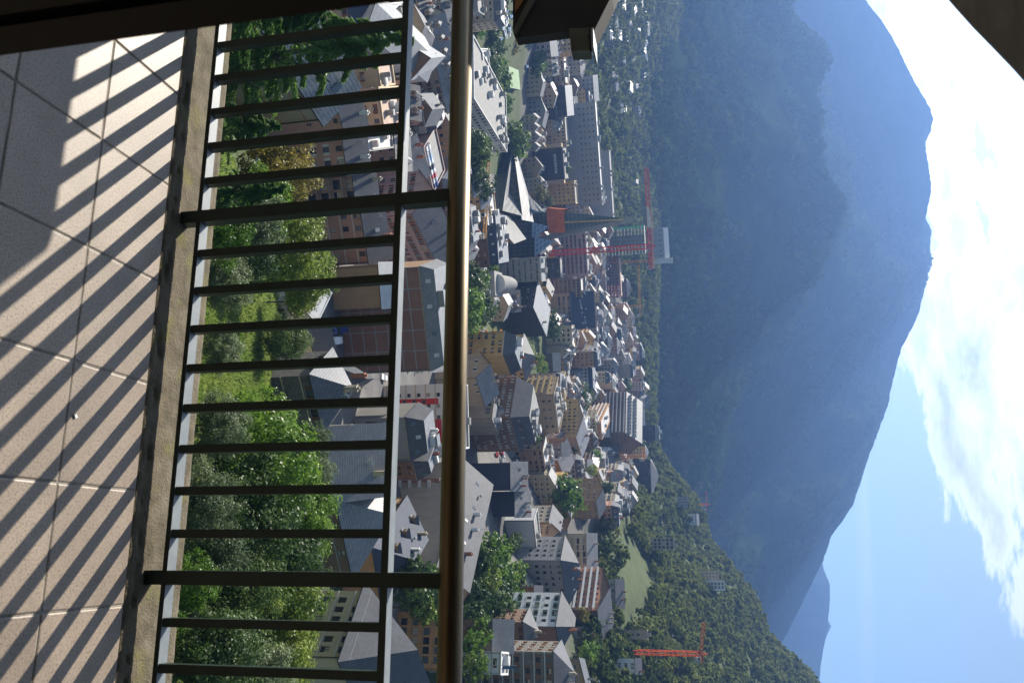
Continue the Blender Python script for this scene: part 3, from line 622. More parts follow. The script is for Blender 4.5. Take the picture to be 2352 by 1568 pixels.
# woods on the hillsides
TO_NAME = []
FT = [lm('forest', 2), leaf_mesh('leafy_crown', FOL['forest'], 300, 46, 0.19, 77, 'round'), leaf_mesh('leafy_crown', FOL['forest'], 240, 30, 0.21, 78, 'round'), lm('conifer', 2)]
def meadow(x, y):
    d = np.hypot(x, y)+fbm(x/22, y/22, 3, 44)*70; a = np.degrees(np.arctan2(x, y))+fbm(x/30, y/30, 3, 45)*1.6
    lo = np.interp(a, [10.6, 12, 15, 18.4], [555, 548, 508, 474]); hi = np.interp(a, [10.6, 12, 14, 16, 18.4], [565, 620, 640, 610, 520])
    return (a > 10.4) & (a < 18.4) & (d > lo) & (d < hi)
def woods():
    g = np.random.default_rng(11); pts = []
    def scatter(a0, a1, d0, d1, step):
        n = int((rad(a1-a0))*(d1*d1-d0*d0)/2/(step*step)); a = g.uniform(rad(a0), rad(a1), n); d = np.sqrt(g.uniform(d0*d0, d1*d1, n))
        return d*np.sin(a), d*np.cos(a)
    X = []; Yy = []
    for args in ((5, 27, 330, 1250, 7.6), (-27, -6, 640, 1330, 8.6), (-8, 7, 860, 1250, 8.2)):
        x, y = scatter(*args); X.append(x); Yy.append(y)
    x = np.concatenate(X); y = np.concatenate(Yy)
    u = urban(x, y); keep = (u < 0.35) & (~meadow(x, y) | (g.random(len(x)) < 0.02)) & (fbm(x/45, y/45, 3, 6) > -0.24)
    x, y = x[keep], y[keep]; d = np.hypot(x, y); z = ground(x, y)
    # what stands on the far side of a crest is hidden: leave it out
    o = np.argsort(d); x, y, z, d = x[o], y[o], z[o], d[o]
    r = 3.1+2.9*g.random(len(x))**1.3; con = g.random(len(x)) < np.where(y < 700, 0.08, 0.16)
    r = np.where(con, r*0.75, r); top = z+np.where(con, r*2.9, r*2.1)
    n_ind = 250
    for i in range(n_ind):
        k = 3 if con[i] else i % 3
        side = 'right' if x[i] > 0 else 'left'
        t = add_tree('conifer_tree' if con[i] else 'hillside_tree', FT[k], x[i], y[i], r[i]*(1.6 if con[i] else 1), top[i], 'hillside tree', 'trees of the %s hillside wood' % side, rz=r[i]*(1.5 if con[i] else 1.0))
        TO_NAME.append((t, ('slender dark conifer' if con[i] else ['round crowned green tree', 'broad leafy tree', 'uneven bushy tree'][k])+' of the hillside wood near the %s'))
    base = []
    for me in FT:
        v = np.empty(len(me.vertices)*3); me.vertices.foreach_get('co', v); base.append(v.reshape(-1, 4, 3))
    V = []
    for i in range(n_ind, len(x)):
        k = 3 if con[i] else i % 3; B = base[k]; m = min(len(B), int(np.interp(d[i], [400, 700, 1300], [150, 85, 50]))); B = B[g.permutation(len(B))[:m]]
        c = B.mean(1, keepdims=True); B = c+(B-c)*math.sqrt(len(base[k])/m)*0.95
        a = g.random()*6.28; ca, sa = math.cos(a), math.sin(a); s = r[i]*(1.6 if con[i] else 1.0); sz = r[i]*(1.5 if con[i] else 1.0)
        q = np.empty_like(B); q[..., 0] = (B[..., 0]*ca-B[..., 1]*sa)*s+x[i]; q[..., 1] = (B[..., 0]*sa+B[..., 1]*ca)*s+y[i]; q[..., 2] = B[..., 2]*sz+top[i]-sz*0.95
        V.append(q.reshape(-1, 3))
    o = link_mesh('woodland', quads_mesh('woodland', np.concatenate(V), FOL['forest'])); tag(o, 'dense woodland covering the far hillsides', 'woodland', kind='stuff')
    # the wood on the flanks of the mountain
    V = []; P = SLOPES['mountain_slope']; n, k, _ = P.shape
    ii = g.integers(2, n-3, 40000); jj = (g.random(40000)**1.25*(k-4)).astype(int); Q = P[ii, jj]
    dd = np.hypot(Q[:, 0], Q[:, 1]); ok = (dd < 2900) & (fbm(Q[:, 0]/120, Q[:, 1]/120, 3, 15) > -0.10); Q = Q[ok][:17000]
    for q_ in Q:
        kk = int(g.integers(0, 4)); Bq = base[kk]; m = 18; Bq = Bq[g.permutation(len(Bq))[:m]]; c = Bq.mean(1, keepdims=True); Bq = c+(Bq-c)*math.sqrt(len(base[kk])/m)*0.8
        s = 3.2+3.4*g.random(); V.append((Bq*np.array([s, s, s*1.15])+q_+np.array([0, 0, s*0.55])).reshape(-1, 3))
    o = link_mesh('mountain_wood', quads_mesh('mountain_wood', np.concatenate(V), FOL['mountain'])); tag(o, 'dark forest on the flanks of the mountain', 'forest', kind='stuff')
    print('WOODS', len(x), sum(len(v) for v in V)//4)
woods()
# ---------------------------------------------------------------- town: materials
def wallmat(name, c, v=0.16, **k): return mat('wall_'+name, tuple(q*0.86 for q in c), 0.85, var=v, scale=0.55, stretch=(1, 1, 0.3), bump=0.01, bscale=6, coords='Object', detail=8, **k)
def brick_mat(name, c1, c2, mortar, sx, sy, bump=0.02, rough=0.85, spec=0.3, offset=0.5, var=0.25):
    mt = bpy.data.materials.new(name); mt.use_nodes = True; N = mt.node_tree.nodes; L = mt.node_tree.links; b = N['Principled BSDF']
    tc = N.new('ShaderNodeTexCoord'); ge = N.new('ShaderNodeNewGeometry')
    # run the courses along the wall whichever way it faces: (x+y, z)
    sep = N.new('ShaderNodeSeparateXYZ'); L.new(tc.outputs['Object'], sep.inputs[0]); ad = N.new('ShaderNodeMath'); ad.operation = 'ADD'; L.new(sep.outputs[0], ad.inputs[0]); L.new(sep.outputs[1], ad.inputs[1])
    cm = N.new('ShaderNodeCombineXYZ'); L.new(ad.outputs[0], cm.inputs[0]); L.new(sep.outputs[2], cm.inputs[1])
    br = N.new('ShaderNodeTexBrick'); br.inputs['Scale'].default_value = 1.0; br.inputs['Brick Width'].default_value = sx; br.inputs['Row Height'].default_value = sy; br.inputs['Mortar Size'].default_value = sy*0.10
    br.offset = offset; br.inputs['Color1'].default_value = (*c1, 1); br.inputs['Color2'].default_value = (*c2, 1); br.inputs['Mortar'].default_value = (*mortar, 1); L.new(cm.outputs[0], br.inputs['Vector'])
    n = N.new('ShaderNodeTexNoise'); n.inputs['Scale'].default_value = 0.3; n.inputs['Detail'].default_value = 7; L.new(tc.outputs['Object'], n.inputs['Vector'])
    mr = N.new('ShaderNodeMapRange'); mr.inputs['To Min'].default_value = 1-var; mr.inputs['To Max'].default_value = 1+var; L.new(n.outputs['Fac'], mr.inputs[0])
    mx = N.new('ShaderNodeMix'); mx.data_type = 'RGBA'; mx.blend_type = 'MULTIPLY'; mx.inputs['Factor'].default_value = 1; L.new(br.outputs['Color'], mx.inputs['A'])
    cb = N.new('ShaderNodeCombineColor')
    for i in range(3): L.new(mr.outputs[0], cb.inputs[i])
    L.new(cb.outputs[0], mx.inputs['B']); L.new(mx.outputs['Result'], b.inputs['Base Color']); b.inputs['Roughness'].default_value = rough; b.inputs['Specular IOR Level'].default_value = spec
    bp = N.new('ShaderNodeBump'); bp.inputs['Distance'].default_value = bump; bp.inputs['Strength'].default_value = 0.8; bp.invert = True; L.new(br.outputs['Fac'], bp.inputs['Height']); L.new(bp.outputs[0], b.inputs['Normal'])
    return mt
WALL = {
    'salmon': wallmat('salmon', (0.50, 0.28, 0.19)), 'beige': wallmat('beige', (0.50, 0.36, 0.225)), 'tan': wallmat('tan', (0.42, 0.26, 0.145)), 'cream': wallmat('cream', (0.62, 0.50, 0.32)),
    'white': wallmat('white', (0.70, 0.69, 0.67), 0.06), 'lilac': wallmat('lilac', (0.44, 0.34, 0.32)), 'grey': wallmat('grey', (0.33, 0.32, 0.31)), 'greybeige': wallmat('greybeige', (0.42, 0.36, 0.28)),
    'brown': wallmat('brown', (0.23, 0.145, 0.095)), 'concrete': wallmat('concrete', (0.34, 0.33, 0.31), 0.15), 'yellow': wallmat('yellow', (0.64, 0.42, 0.16)), 'orange': wallmat('orange', (0.55, 0.29, 0.12)),
    'terracotta': wallmat('terracotta', (0.52, 0.25, 0.15)), 'dark': wallmat('dark', (0.055, 0.055, 0.06)), 'navy': wallmat('navy', (0.045, 0.055, 0.085)), 'pink': wallmat('pink', (0.56, 0.40, 0.36)), 'red': wallmat('red', (0.55, 0.035, 0.03)),
    'stone': brick_mat('wall_stone', (0.22, 0.20, 0.17), (0.12, 0.11, 0.10), (0.09, 0.085, 0.08), 0.55, 0.24, 0.03, var=0.35),
    'brick': brick_mat('wall_brick', (0.30, 0.13, 0.085), (0.25, 0.11, 0.075), (0.28, 0.20, 0.16), 0.26, 0.12, 0.01), 'blue': wallmat('blue', (0.10, 0.19, 0.34)),
}
ROOF = {
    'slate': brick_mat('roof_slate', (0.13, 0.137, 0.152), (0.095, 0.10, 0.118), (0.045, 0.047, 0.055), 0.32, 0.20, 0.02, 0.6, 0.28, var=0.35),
    'slate_light': brick_mat('roof_slate_light', (0.28, 0.28, 0.285), (0.21, 0.21, 0.22), (0.11, 0.11, 0.11), 0.40, 0.26, 0.02, 0.52, 0.42, var=0.35),  # paler copy of slate, brightness of sunlit roofs put into its colour
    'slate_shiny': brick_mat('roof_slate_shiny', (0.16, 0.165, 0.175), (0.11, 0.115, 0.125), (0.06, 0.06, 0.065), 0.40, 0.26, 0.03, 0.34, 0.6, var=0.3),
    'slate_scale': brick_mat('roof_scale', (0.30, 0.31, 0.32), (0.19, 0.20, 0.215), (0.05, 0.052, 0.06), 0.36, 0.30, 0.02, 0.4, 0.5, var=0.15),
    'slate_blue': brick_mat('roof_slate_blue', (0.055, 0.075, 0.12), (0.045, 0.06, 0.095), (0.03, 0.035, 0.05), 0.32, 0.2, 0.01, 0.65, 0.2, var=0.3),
    'zinc': mat('roof_zinc', (0.20, 0.21, 0.225), 0.55, var=0.2, scale=0.6, spec=0.35), 'white': mat('roof_white', (0.52, 0.52, 0.51), 0.55, var=0.1, scale=0.5), 'gravel': mat('roof_gravel', (0.25, 0.245, 0.235), 0.8, var=0.25, scale=0.7, bump=0.02),
    'red': brick_mat('roof_red', (0.30, 0.10, 0.06), (0.24, 0.08, 0.05), (0.12, 0.05, 0.03), 0.3, 0.25, 0.03), 'terrace': mat('roof_terrace', (0.45, 0.33, 0.26), 0.8, var=0.15, scale=0.7),
}
M_GLASS = mat('window_glass', (0.018, 0.020, 0.024), 0.12, spec=0.5)
M_GLASSB = mat('window_glass_bright', (0.10, 0.12, 0.14), 0.15, spec=0.6)
M_FRAME = mat('window_frame_brown', (0.10, 0.06, 0.04), 0.6); M_FRAMEW = mat('window_frame_white', (0.62, 0.61, 0.58), 0.6); M_FRAMED = mat('window_frame_dark', (0.04, 0.045, 0.05), 0.5)
M_BLIND = mat('blind', (0.42, 0.36, 0.28), 0.8); M_METAL = mat('painted_metal', (0.25, 0.26, 0.27), 0.5, metal=0.4); M_BRICKC = mat('chimney_brick', (0.32, 0.14, 0.09), 0.9, var=0.2, scale=3)
FRAMES = {'b': M_FRAME, 'w': M_FRAMEW, 'd': M_FRAMED}
_win = {}
SHUT = {'brown': mat('shutter_brown', (0.16, 0.075, 0.035), 0.7, var=0.2, scale=4), 'green': mat('shutter_green', (0.05, 0.10, 0.06), 0.7), 'white': mat('shutter_white', (0.55, 0.53, 0.48), 0.7)}
def window_mesh(w, h, fr, var, shut=None):
    k = (round(w, 2), round(h, 2), fr, var, shut)
    if k not in _win:
        b = MB(); f = 0.07
        b.quad((-w/2, 0, 0), (w/2, 0, 0), (w/2, 0, h), (-w/2, 0, h), 0)                       # pane
        for x0, x1, z0, z1 in ((-w/2, w/2, 0, f), (-w/2, w/2, h-f, h), (-w/2, -w/2+f, f, h-f), (w/2-f, w/2, f, h-f)) + (((-f/2, f/2, f, h-f),) if w > 0.8 else ()):
            b.box(((x0+x1)/2, -0.03, (z0+z1)/2), ((x1-x0)/2, 0.028, (z1-z0)/2), 1)
        if var == 1: b.box((0, -0.012, h*0.72), (w/2-f, 0.008, h*0.27), 2)                      # blind half down
        if var == 3: b.box((0, -0.012, h*0.5), (w/2-f, 0.008, h*0.46), 2)
        b.box((0, -0.20, -0.03), (w/2+0.08, 0.12, 0.025), 3)                                    # sill
        if shut:
            for s_ in (-1, 1): b.box((s_*(w*0.75+0.03), -0.225, h/2), (w*0.24, 0.025, h/2), 4)     # open shutters
        _win[k] = b.mesh('window', [M_GLASS if var != 2 else M_GLASSB, FRAMES[fr], M_BLIND, WALL['concrete']]+([SHUT[shut]] if shut else []))
    return _win[k]
def facade(mb, o, ux, w, z0, z1, rects, inw, mi=0, rev=0.2):
    """wall sheet from o along ux, with openings rects (x0, x1, za, zb) let in by rev metres"""
    xs = sorted({0.0, w, *[r[0] for r in rects], *[r[1] for r in rects]}); zs = sorted({z0, z1, *[r[2] for r in rects], *[r[3] for r in rects]})
    xi = {x: i for i, x in enumerate(xs)}; hole = set()
    P = lambda x, z, q=0.0: (o[0]+ux[0]*x+inw[0]*q, o[1]+ux[1]*x+inw[1]*q, z)
    for x0, x1, a, b in rects:
        for i in range(xi[x0], xi[x1]):
            for j, zz in enumerate(zs[:-1]):
                if a-1e-6 <= zz < b-1e-6: hole.add((i, j))
    # merge cells row by row to keep the count low
    for j in range(len(zs)-1):
        i = 0
        while i < len(xs)-1:
            if (i, j) in hole: i += 1; continue
            k = i
            while k+1 < len(xs)-1 and (k+1, j) not in hole: k += 1
            mb.quad(P(xs[i], zs[j]), P(xs[k+1], zs[j]), P(xs[k+1], zs[j+1]), P(xs[i], zs[j+1]), mi); i = k+1
    for x0, x1, a, b in rects:
        mb.quad(P(x0, a), P(x0, a, rev), P(x1, a, rev), P(x1, a), mi); mb.quad(P(x0, b, rev), P(x0, b), P(x1, b), P(x1, b, rev), mi)
        mb.quad(P(x0, a, rev), P(x0, a), P(x0, b), P(x0, b, rev), mi); mb.quad(P(x1, a), P(x1, a, rev), P(x1, b, rev), P(x1, b), mi)
def grid_rects(w, h, opt):
    """openings for a wall w wide and h high (top rows first)"""
    ww, wh, bay, sto = opt.get('win', (1.2, 1.3, 3.0, 3.0)); top = opt.get('top', 0.9); rows = opt.get('rows', 9); skip = opt.get('skip', 0.05)
    n = max(1, int((w-0.9)/bay)); m0 = (w-(n-1)*bay)/2; R = []
    for r in range(rows):
        zb = h-top-r*sto; za = zb-wh
        if za < 0.9: break
        for c in range(n):
            if skip and random.random() < skip: continue
            x = m0+c*bay
            if x-ww/2 < 0.25 or x+ww/2 > w-0.25: continue
            R.append((round(x-ww/2, 3), round(x+ww/2, 3), round(za, 3), round(zb, 3)))
    return R
NEARN = []
def short(t):
    for w in (' with', ' between', ' beside', ' behind', ' and ', ' under', ' below', ' on ', ' above', ' in ', ' by ', ' of ', ' before', ' joined', ' rising', ' standing', ' left', ' high', ' among', ' at ', ' half', ' next', ' near', ' right', ' over', ' just', ' dotted', ' then'):
        t = t.split(w)[0]
    return t
def nearest_name(x, y):
    return min(NEARN, key=lambda q: (q[0]-x)**2+(q[1]-y)**2)[2]
DIM = {}; BUILT = []; NWIN = [0]
SWD = (1.2, 1.3, 3.0, 3.0)
def roof_parts(root, kind, w, dep, h, rh, rmat, wmat, opt, d):
    ov = opt.get('ov', 0.45); t = 0.18; R = ROOF[rmat]
    x0, x1, y0, y1 = -ov, w+ov, -ov, dep+ov
    if kind == 'flat':
        b = MB(); b.quad((0.25, 0.25, h-0.35), (w-0.25, 0.25, h-0.35), (w-0.25, dep-0.25, h-0.35), (0.25, dep-0.25, h-0.35)); b.build('roof', R, root)
        b = MB(); e = 0.12
        for cx, cy_, hx, hy in ((w/2, 0.13, w/2+e, 0.13+e), (w/2, dep-0.13, w/2+e, 0.13+e), (0.13, dep/2, 0.13+e, dep/2-0.27), (w-0.13, dep/2, 0.13+e, dep/2-0.27)):
            b.box((cx, cy_, h+0.10), (hx, hy, 0.12))
        b.box((w/2, 0.14, h-0.19), (w/2-0.27, 0.11, 0.165)); b.box((w/2, dep-0.14, h-0.19), (w/2-0.27, 0.11, 0.165)); b.build('parapet', WALL['concrete'] if wmat is None else wmat, root)
        for i in range(opt.get('units', max(1, int(w*dep/110)))):
            s = random.uniform(0.6, 1.6); ux = random.uniform(1.5, max(1.6, w-1.5)); uy = random.uniform(1.5, max(1.6, dep-1.5)); uh = random.uniform(0.5, 1.5)
            b = MB(); b.box((0, 0, uh), (s, s*random.uniform(0.5, 1), uh)); b.box((0, 0, 2*uh+0.06), (s*0.8, s*0.4, 0.06)); b.build('roof_unit', random.choice([M_METAL, WALL['white'], WALL['concrete']]), root, loc=(ux, uy, h-0.34))
        return
    b = MB(); hh = h
    if kind in ('gable', 'gabley'):
        if kind == 'gable':
            ym = opt.get('ridge', 0.5)*dep
            A = [(x0, y0, h-ov*rh/max(ym, .1)), (x1, y0, h-ov*rh/max(ym, .1)), (x1, ym, h+rh), (x0, ym, h+rh), (x0, y1, h-ov*rh/max(dep-ym, .1)), (x1, y1, h-ov*rh/max(dep-ym, .1))]
            fs = [(0, 1, 2, 3), (3, 2, 5, 4)]; gab = [[(0.02, 0, h), (0.02, dep, h), (0.02, ym, h+rh-0.05)], [(w-0.02, dep, h), (w-0.02, 0, h), (w-0.02, ym, h+rh-0.05)]]
        else:
            xm = w/2; s = ov*rh/xm
            A = [(x0, y0, h-s), (x0, y1, h-s), (xm, y1, h+rh), (xm, y0, h+rh), (x1, y0, h-s), (x1, y1, h-s)]
            fs = [(0, 3, 2, 1), (3, 4, 5, 2)]; gab = [[(0, 0.02, h), (w, 0.02, h), (xm, 0.02, h+rh-0.05)], [(w, dep-0.02, h), (0, dep-0.02, h), (xm, dep-0.02, h+rh-0.05)]]
        for q in gab: g = MB(); g.poly(q); g.build('gable', wmat, root)
    elif kind == 'hip':
        q = min(dep, w)/2; s = ov*rh/q
        if w >= dep: r0, r1 = (q, dep/2), (w-q, dep/2)
        else: r0, r1 = (w/2, q), (w/2, dep-q)
        A = [(x0, y0, h-s), (x1, y0, h-s), (x1, y1, h-s), (x0, y1, h-s), (*r0, h+rh), (*r1, h+rh)]
        fs = [(0, 1, 5, 4), (2, 3, 4, 5), (1, 2, 5), (3, 0, 4)] if w >= dep else [(0, 1, 4), (1, 2, 5, 4), (2, 3, 5), (3, 0, 4, 5)]
    elif kind == 'shed':
        A = [(x0, y0, h-ov*rh/dep), (x1, y0, h-ov*rh/dep), (x1, y1, h+rh), (x0, y1, h+rh)]; fs = [(0, 1, 2, 3)]
        g = MB(); g.poly([(0.02, 0, h), (0.02, dep, h), (0.02, dep, h+rh)]); g.poly([(w-0.02, 0, h), (w-0.02, dep, h+rh), (w-0.02, dep, h)]); g.quad((0, dep-.02, h), (0, dep-.02, h+rh), (w, dep-.02, h+rh), (w, dep-.02, h)); g.build('gable', wmat, root)
    elif kind == 'shedx':     # falls to the left
        A = [(x0, y0, h), (x1, y0, h+rh), (x1, y1, h+rh), (x0, y1, h)]; fs = [(0, 1, 2, 3)]
        g = MB(); g.poly([(0, 0.02, h), (w, 0.02, h), (w, 0.02, h+rh)]); g.quad((w-.02, 0, h), (w-.02, dep, h), (w-.02, dep, h+rh), (w-.02, 0, h+rh)); g.build('gable', wmat, root)
    elif kind == 'mans':
        k = rh*0.40; x0, x1, y0, y1 = -0.2, w+0.2, -0.2, dep+0.2
        A = [(x0, y0, h), (x1, y0, h), (x1, y1, h), (x0, y1, h), (x0+k, y0+k, h+rh), (x1-k, y0+k, h+rh), (x1-k, y1-k, h+rh), (x0+k, y1-k, h+rh)]
        fs = [(0, 1, 5, 4), (1, 2, 6, 5), (2, 3, 7, 6), (3, 0, 4, 7)]
        c = MB(); top = opt.get('topmat', 'zinc'); c.quad(A[4], A[5], A[6], A[7]); c.build('roof_deck', ROOF[top], root)
        for i in range(opt.get('units', 2)):
            uh = random.uniform(0.4, 1.2); c = MB(); c.box((0, 0, uh), (random.uniform(0.6, 2), random.uniform(0.6, 1.2), uh)); c.build('roof_unit', random.choice([M_METAL, WALL['white']]), root, loc=(random.uniform(k+1, w-k-1) if w > 2*k+3 else w/2, random.uniform(k+1, max(k+1.2, dep-k-1)), h+rh+0.02))
    b.add(A, fs)
    # thickness: fascia and underside
    b2 = MB(); b2.add([(p[0], p[1], p[2]-t) for p in A], [tuple(reversed(f)) for f in fs])
    edges = {}
    for f in fs:
        for i in range(len(f)): e = (f[i], f[(i+1) % len(f)]); edges[tuple(sorted(e))] = edges.get(tuple(sorted(e)), 0)+1
    for (i, j), c in edges.items():
        if c == 1: b2.quad(A[i], A[j], (A[j][0], A[j][1], A[j][2]-t), (A[i][0], A[i][1], A[i][2]-t))
    rf = b.build('roof', R, root)
    if kind != 'mans': b2.build('fascia', opt.get('fascia', M_FRAMED), root)
    # chimneys, skylights, dormers on the slope towards the viewer
    def slope(u, v):      # point on the front slope: u along, v up the slope
        if kind in ('gable', 'shed'):
            ym = opt.get('ridge', 0.5)*dep if kind == 'gable' else dep; return (u*w, v*ym, h+rh*v, rh/ym)
        if kind == 'hip': q = min(w, dep)/2; return (q*v+u*(w-2*q*v), q*v, h+rh*v, rh/q)
        if kind == 'mans': return (0.3+u*(w-0.6), -0.2+0.4*rh*v, h+rh*v, 2.5)
        return (u*w, 0.5*dep, h+rh, 0)
    for i in range(opt.get('chim', 1 if d < 450 else 0)):
        if kind in ('mans', 'gabley', 'shedx'): p = (random.uniform(0.3, 0.7)*w, random.uniform(0.3, 0.8)*dep, h+rh*(0.95 if kind == 'mans' else 0.5))
        else: p = slope(random.uniform(0.15, 0.85), random.uniform(0.55, 0.85))
        c = MB(); c.box((0, 0, 0.3), (0.38, 0.38, 1.3)); c.box((0, 0, 1.68), (0.46, 0.46, 0.07)); c.box((0, 0, 1.95), (0.2, 0.2, 0.16)); c.build('chimney', opt.get('chimmat', random.choice([WALL['greybeige'], WALL['white'], M_BRICKC])), root, loc=p[:3])
    if d < 330 and kind != 'mans' and opt.get('chim', 1):
        p = slope(random.uniform(0.2, 0.8), 0.9); c = MB(); c.bar((0, 0, -0.3), (0, 0, 2.6), 0.05, 0.05)
        for z_ in (1.6, 2.0, 2.4): c.bar((-0.5, 0, z_), (0.5, 0, z_), 0.03, 0.03)
        c.build('antenna', M_METAL, root, loc=p[:3])
        p = slope(random.uniform(0.2, 0.8), 0.6); c = MB(); c.tube([(0, 0, 0.7), (-0.06, 0.1, 0.78), (-0.1, 0.16, 0.80)], [0.05, 0.38, 0.46], 12); c.bar((0, 0, -0.3), (0, 0, 0.75), 0.05, 0.05); c.build('satellite_dish', WALL['white'], root, loc=p[:3])
    for i in range(opt.get('sky', 0)):
        u = (i+0.5)/opt['sky']+random.uniform(-0.03, 0.03); x, y, z, g = slope(u, opt.get('skyv', random.uniform(0.35, 0.6))); c = MB(); c.box((0, 0, 0), (0.45, 0.6, 0.05)); o = c.build('skylight', random.choice([ROOF['white'], M_GLASSB]), root, loc=(x, y, z+0.06)); o.rotation_euler = (math.atan(g), 0, 0)
    for i in range(opt.get('dorm', 0)):
        u = (i+0.5)/opt['dorm']; x, y, z, g = slope(u, 0.3); c = MB(); dw, dh = 0.8, 1.5
        dy = dh/max(g, 0.3)
        c.quad((-dw, 0, 0), (dw, 0, 0), (dw, 0, dh), (-dw, 0, dh), 0); c.poly([(-dw, 0, 0), (-dw, 0, dh), (-dw, dy, dh)], 0); c.poly([(dw, 0, 0), (dw, dy, dh), (dw, 0, dh)], 0)
        c.quad((-dw-.15, -.2, dh-.02), (0, -.2, dh+0.6), (0, dy+1.0, dh+0.6), (-dw-.15, dy, dh-.02), 1); c.quad((0, -.2, dh+0.6), (dw+.15, -.2, dh-.02), (dw+.15, dy, dh-.02), (0, dy+1.0, dh+0.6), 1); c.poly([(-dw, 0, dh), (dw, 0, dh), (0, 0, dh+.55)], 0)
        o = c.build('dormer', [wmat, R], root, loc=(x, y, z)); link_mesh('window', window_mesh(1.0, 1.0, 'w', 0), o, (0, -0.04, 0.3))
def building(yl, yr, xt, dl, wall, roof='gable', rh=3.0, rmat='slate', label='', dr=None, dep=12.0, xr=None, cat='building', name='apartment_building', group=None, base=None, **opt):
    """front wall from (yl at dl) to (yr at dr) on the view, eaves seen at xt over the left corner"""
    dr = dr or dl; FL = at(xt, yl, dl); q = at(xr or xt, yr, dr); v = np.array([q[0]-FL[0], q[1]-FL[1]]); w = float(np.hypot(*v)); ang = math.atan2(v[1], v[0])
    ux = (math.cos(ang), math.sin(ang)); uy = (-math.sin(ang), math.cos(ang))
    cs = [(FL[0]+ux[0]*a*w+uy[0]*b*dep, FL[1]+ux[1]*a*w+uy[1]*b*dep) for a in (0, 1) for b in (0, 1)]
    z0 = (min(gz(*c) for c in cs)-0.8) if base is None else base
    h = FL[2]-z0
    if h < 3.0: z0 = FL[2]-3.2; h = 3.2
    cen = (FL[0]+ux[0]*w/2+uy[0]*dep/2, FL[1]+ux[1]*w/2+uy[1]*dep/2); BUILT.append((cen[0], cen[1], math.hypot(w, dep)/2))
    root = empty(name, (FL[0], FL[1], z0), ang, label, cat, group)
    d = min(dl, dr); NEARN.append((cen[0], cen[1], short(label)))
    if h < 5: print('LOW', round(h, 1), label)
    WM = [WALL[wall], WALL[opt.get('wallL', wall)], WALL[opt.get('wallR', wall)]]
    mb = MB(); wins = []
    for face, o, ux_, ln, inw, mi, rz in (('F', (0, 0), (1, 0), w, (0, 1), 0, 0.0), ('L', (0, dep), (0, -1), dep, (1, 0), 1, -math.pi/2), ('R', (w, 0), (0, 1), dep, (-1, 0), 2, math.pi/2), ('B', (w, dep), (-1, 0), w, (0, -1), 0, math.pi)):
        R = []
        if face in opt.get('wins', 'FL') and face != 'B':
            fo = dict(opt); fo.update(opt.get('face'+face, {})); R = grid_rects(ln, h, fo)
            for r in R: wins.append((o[0]+ux_[0]*(r[0]+r[1])/2+inw[0]*0.19, o[1]+ux_[1]*(r[0]+r[1])/2+inw[1]*0.19, r[2], r[1]-r[0], r[3]-r[2], rz))
        facade(mb, o, ux_, ln, 0.0, h, R, inw, mi)
    mb.build('wall', WM, root)
    fr = opt.get('frame', random.choice('bbwd'))
    shut = random.choice((None, None, 'brown', 'brown', 'green', 'white')) if opt.get('win', SWD)[2] > 2.1*opt.get('win', SWD)[0] else None
    if d < 520:
        for x, y, z, ww, wh, rz in wins:
            o = link_mesh('window', window_mesh(ww, wh, fr, random.choice((0, 0, 0, 1, 2, 3)), shut if random.random() < 0.8 else None), root, (x, y, z)); o.rotation_euler = (0, 0, rz); NWIN[0] += 1
    elif wins:
        b = MB()
        for x, y, z, ww, wh, rz in wins:
            c, s = math.cos(rz), math.sin(rz); hw = ww/2
            b.quad((x-c*hw, y-s*hw, z), (x+c*hw, y+s*hw, z), (x+c*hw, y+s*hw, z+wh), (x-c*hw, y-s*hw, z+wh), 0 if random.random() < .75 else 1)
        o = b.build('window_panes', [M_GLASS, M_GLASSB], root); o['kind'] = 'stuff'
    if d < 620:          # eaves band, plinth, storey bands and rain pipes
        b = MB(); b.box((w/2, -0.06, h-0.22), (w/2+0.06, 0.06, 0.12)); b.build('eaves_band', WALL[random.choice(['concrete', 'white', 'greybeige'])], root)
        for x in {0: (0.35,), 1: (0.3, w-0.3), 2: (w-0.35,)}[random.randrange(3)]:
            b = MB(); b.box((x, -0.10, h/2-0.2), (0.055, 0.055, h/2-0.2)); b.build('rain_pipe', random.choice([M_METAL, M_FRAME, M_FRAMED]), root)
        if opt.get('win') and 'bal' not in opt and random.random() < 0.5 and wins:
            st = opt['win'][3]; z = h-opt.get('top', 0.9)-opt['win'][1]-0.45; col = WALL[random.choice(['concrete', 'white', 'cream', 'tan'])]
            while z > 2: b = MB(); b.box((w/2, -0.03, z), (w/2+0.03, 0.035, 0.09)); b.build('storey_band', col, root); z -= st
    if opt.get('bal'):
        sto = opt.get('win', (1.2, 1.3, 3.0, 3.0))[3]; bd = opt.get('bald', 1.2)
        for face in opt['bal']:
            ln = w if face == 'F' else dep; r = 0
            while r < opt.get('brows', 9):
                z = h-opt.get('top', 0.9)-opt.get('win', (1.2, 1.3, 3.0, 3.0))[1]-0.35-r*sto; r += 1
                if z < 1.5: break
                b = MB(); a0, a1 = 0.4, ln-0.4
                if face == 'F': b.box((ln/2, -bd/2, 0), ((a1-a0)/2, bd/2, 0.09), 0); b.box((ln/2, -bd+0.05, 0.58), ((a1-a0)/2, 0.05, 0.46), 1)
                else: b.box((-bd/2, ln/2, 0), (bd/2, (a1-a0)/2, 0.09), 0); b.box((-bd+0.05, ln/2, 0.58), (0.05, (a1-a0)/2, 0.46), 1)
                b.build('balcony', [WALL['concrete'], WALL[opt.get('balw', wall)]], root, loc=(0, 0, z))
    roof_parts(root, roof, w, dep, h, rh, rmat, WM[0], opt, d)
    DIM[root.name] = (w, h, dep)
    return root
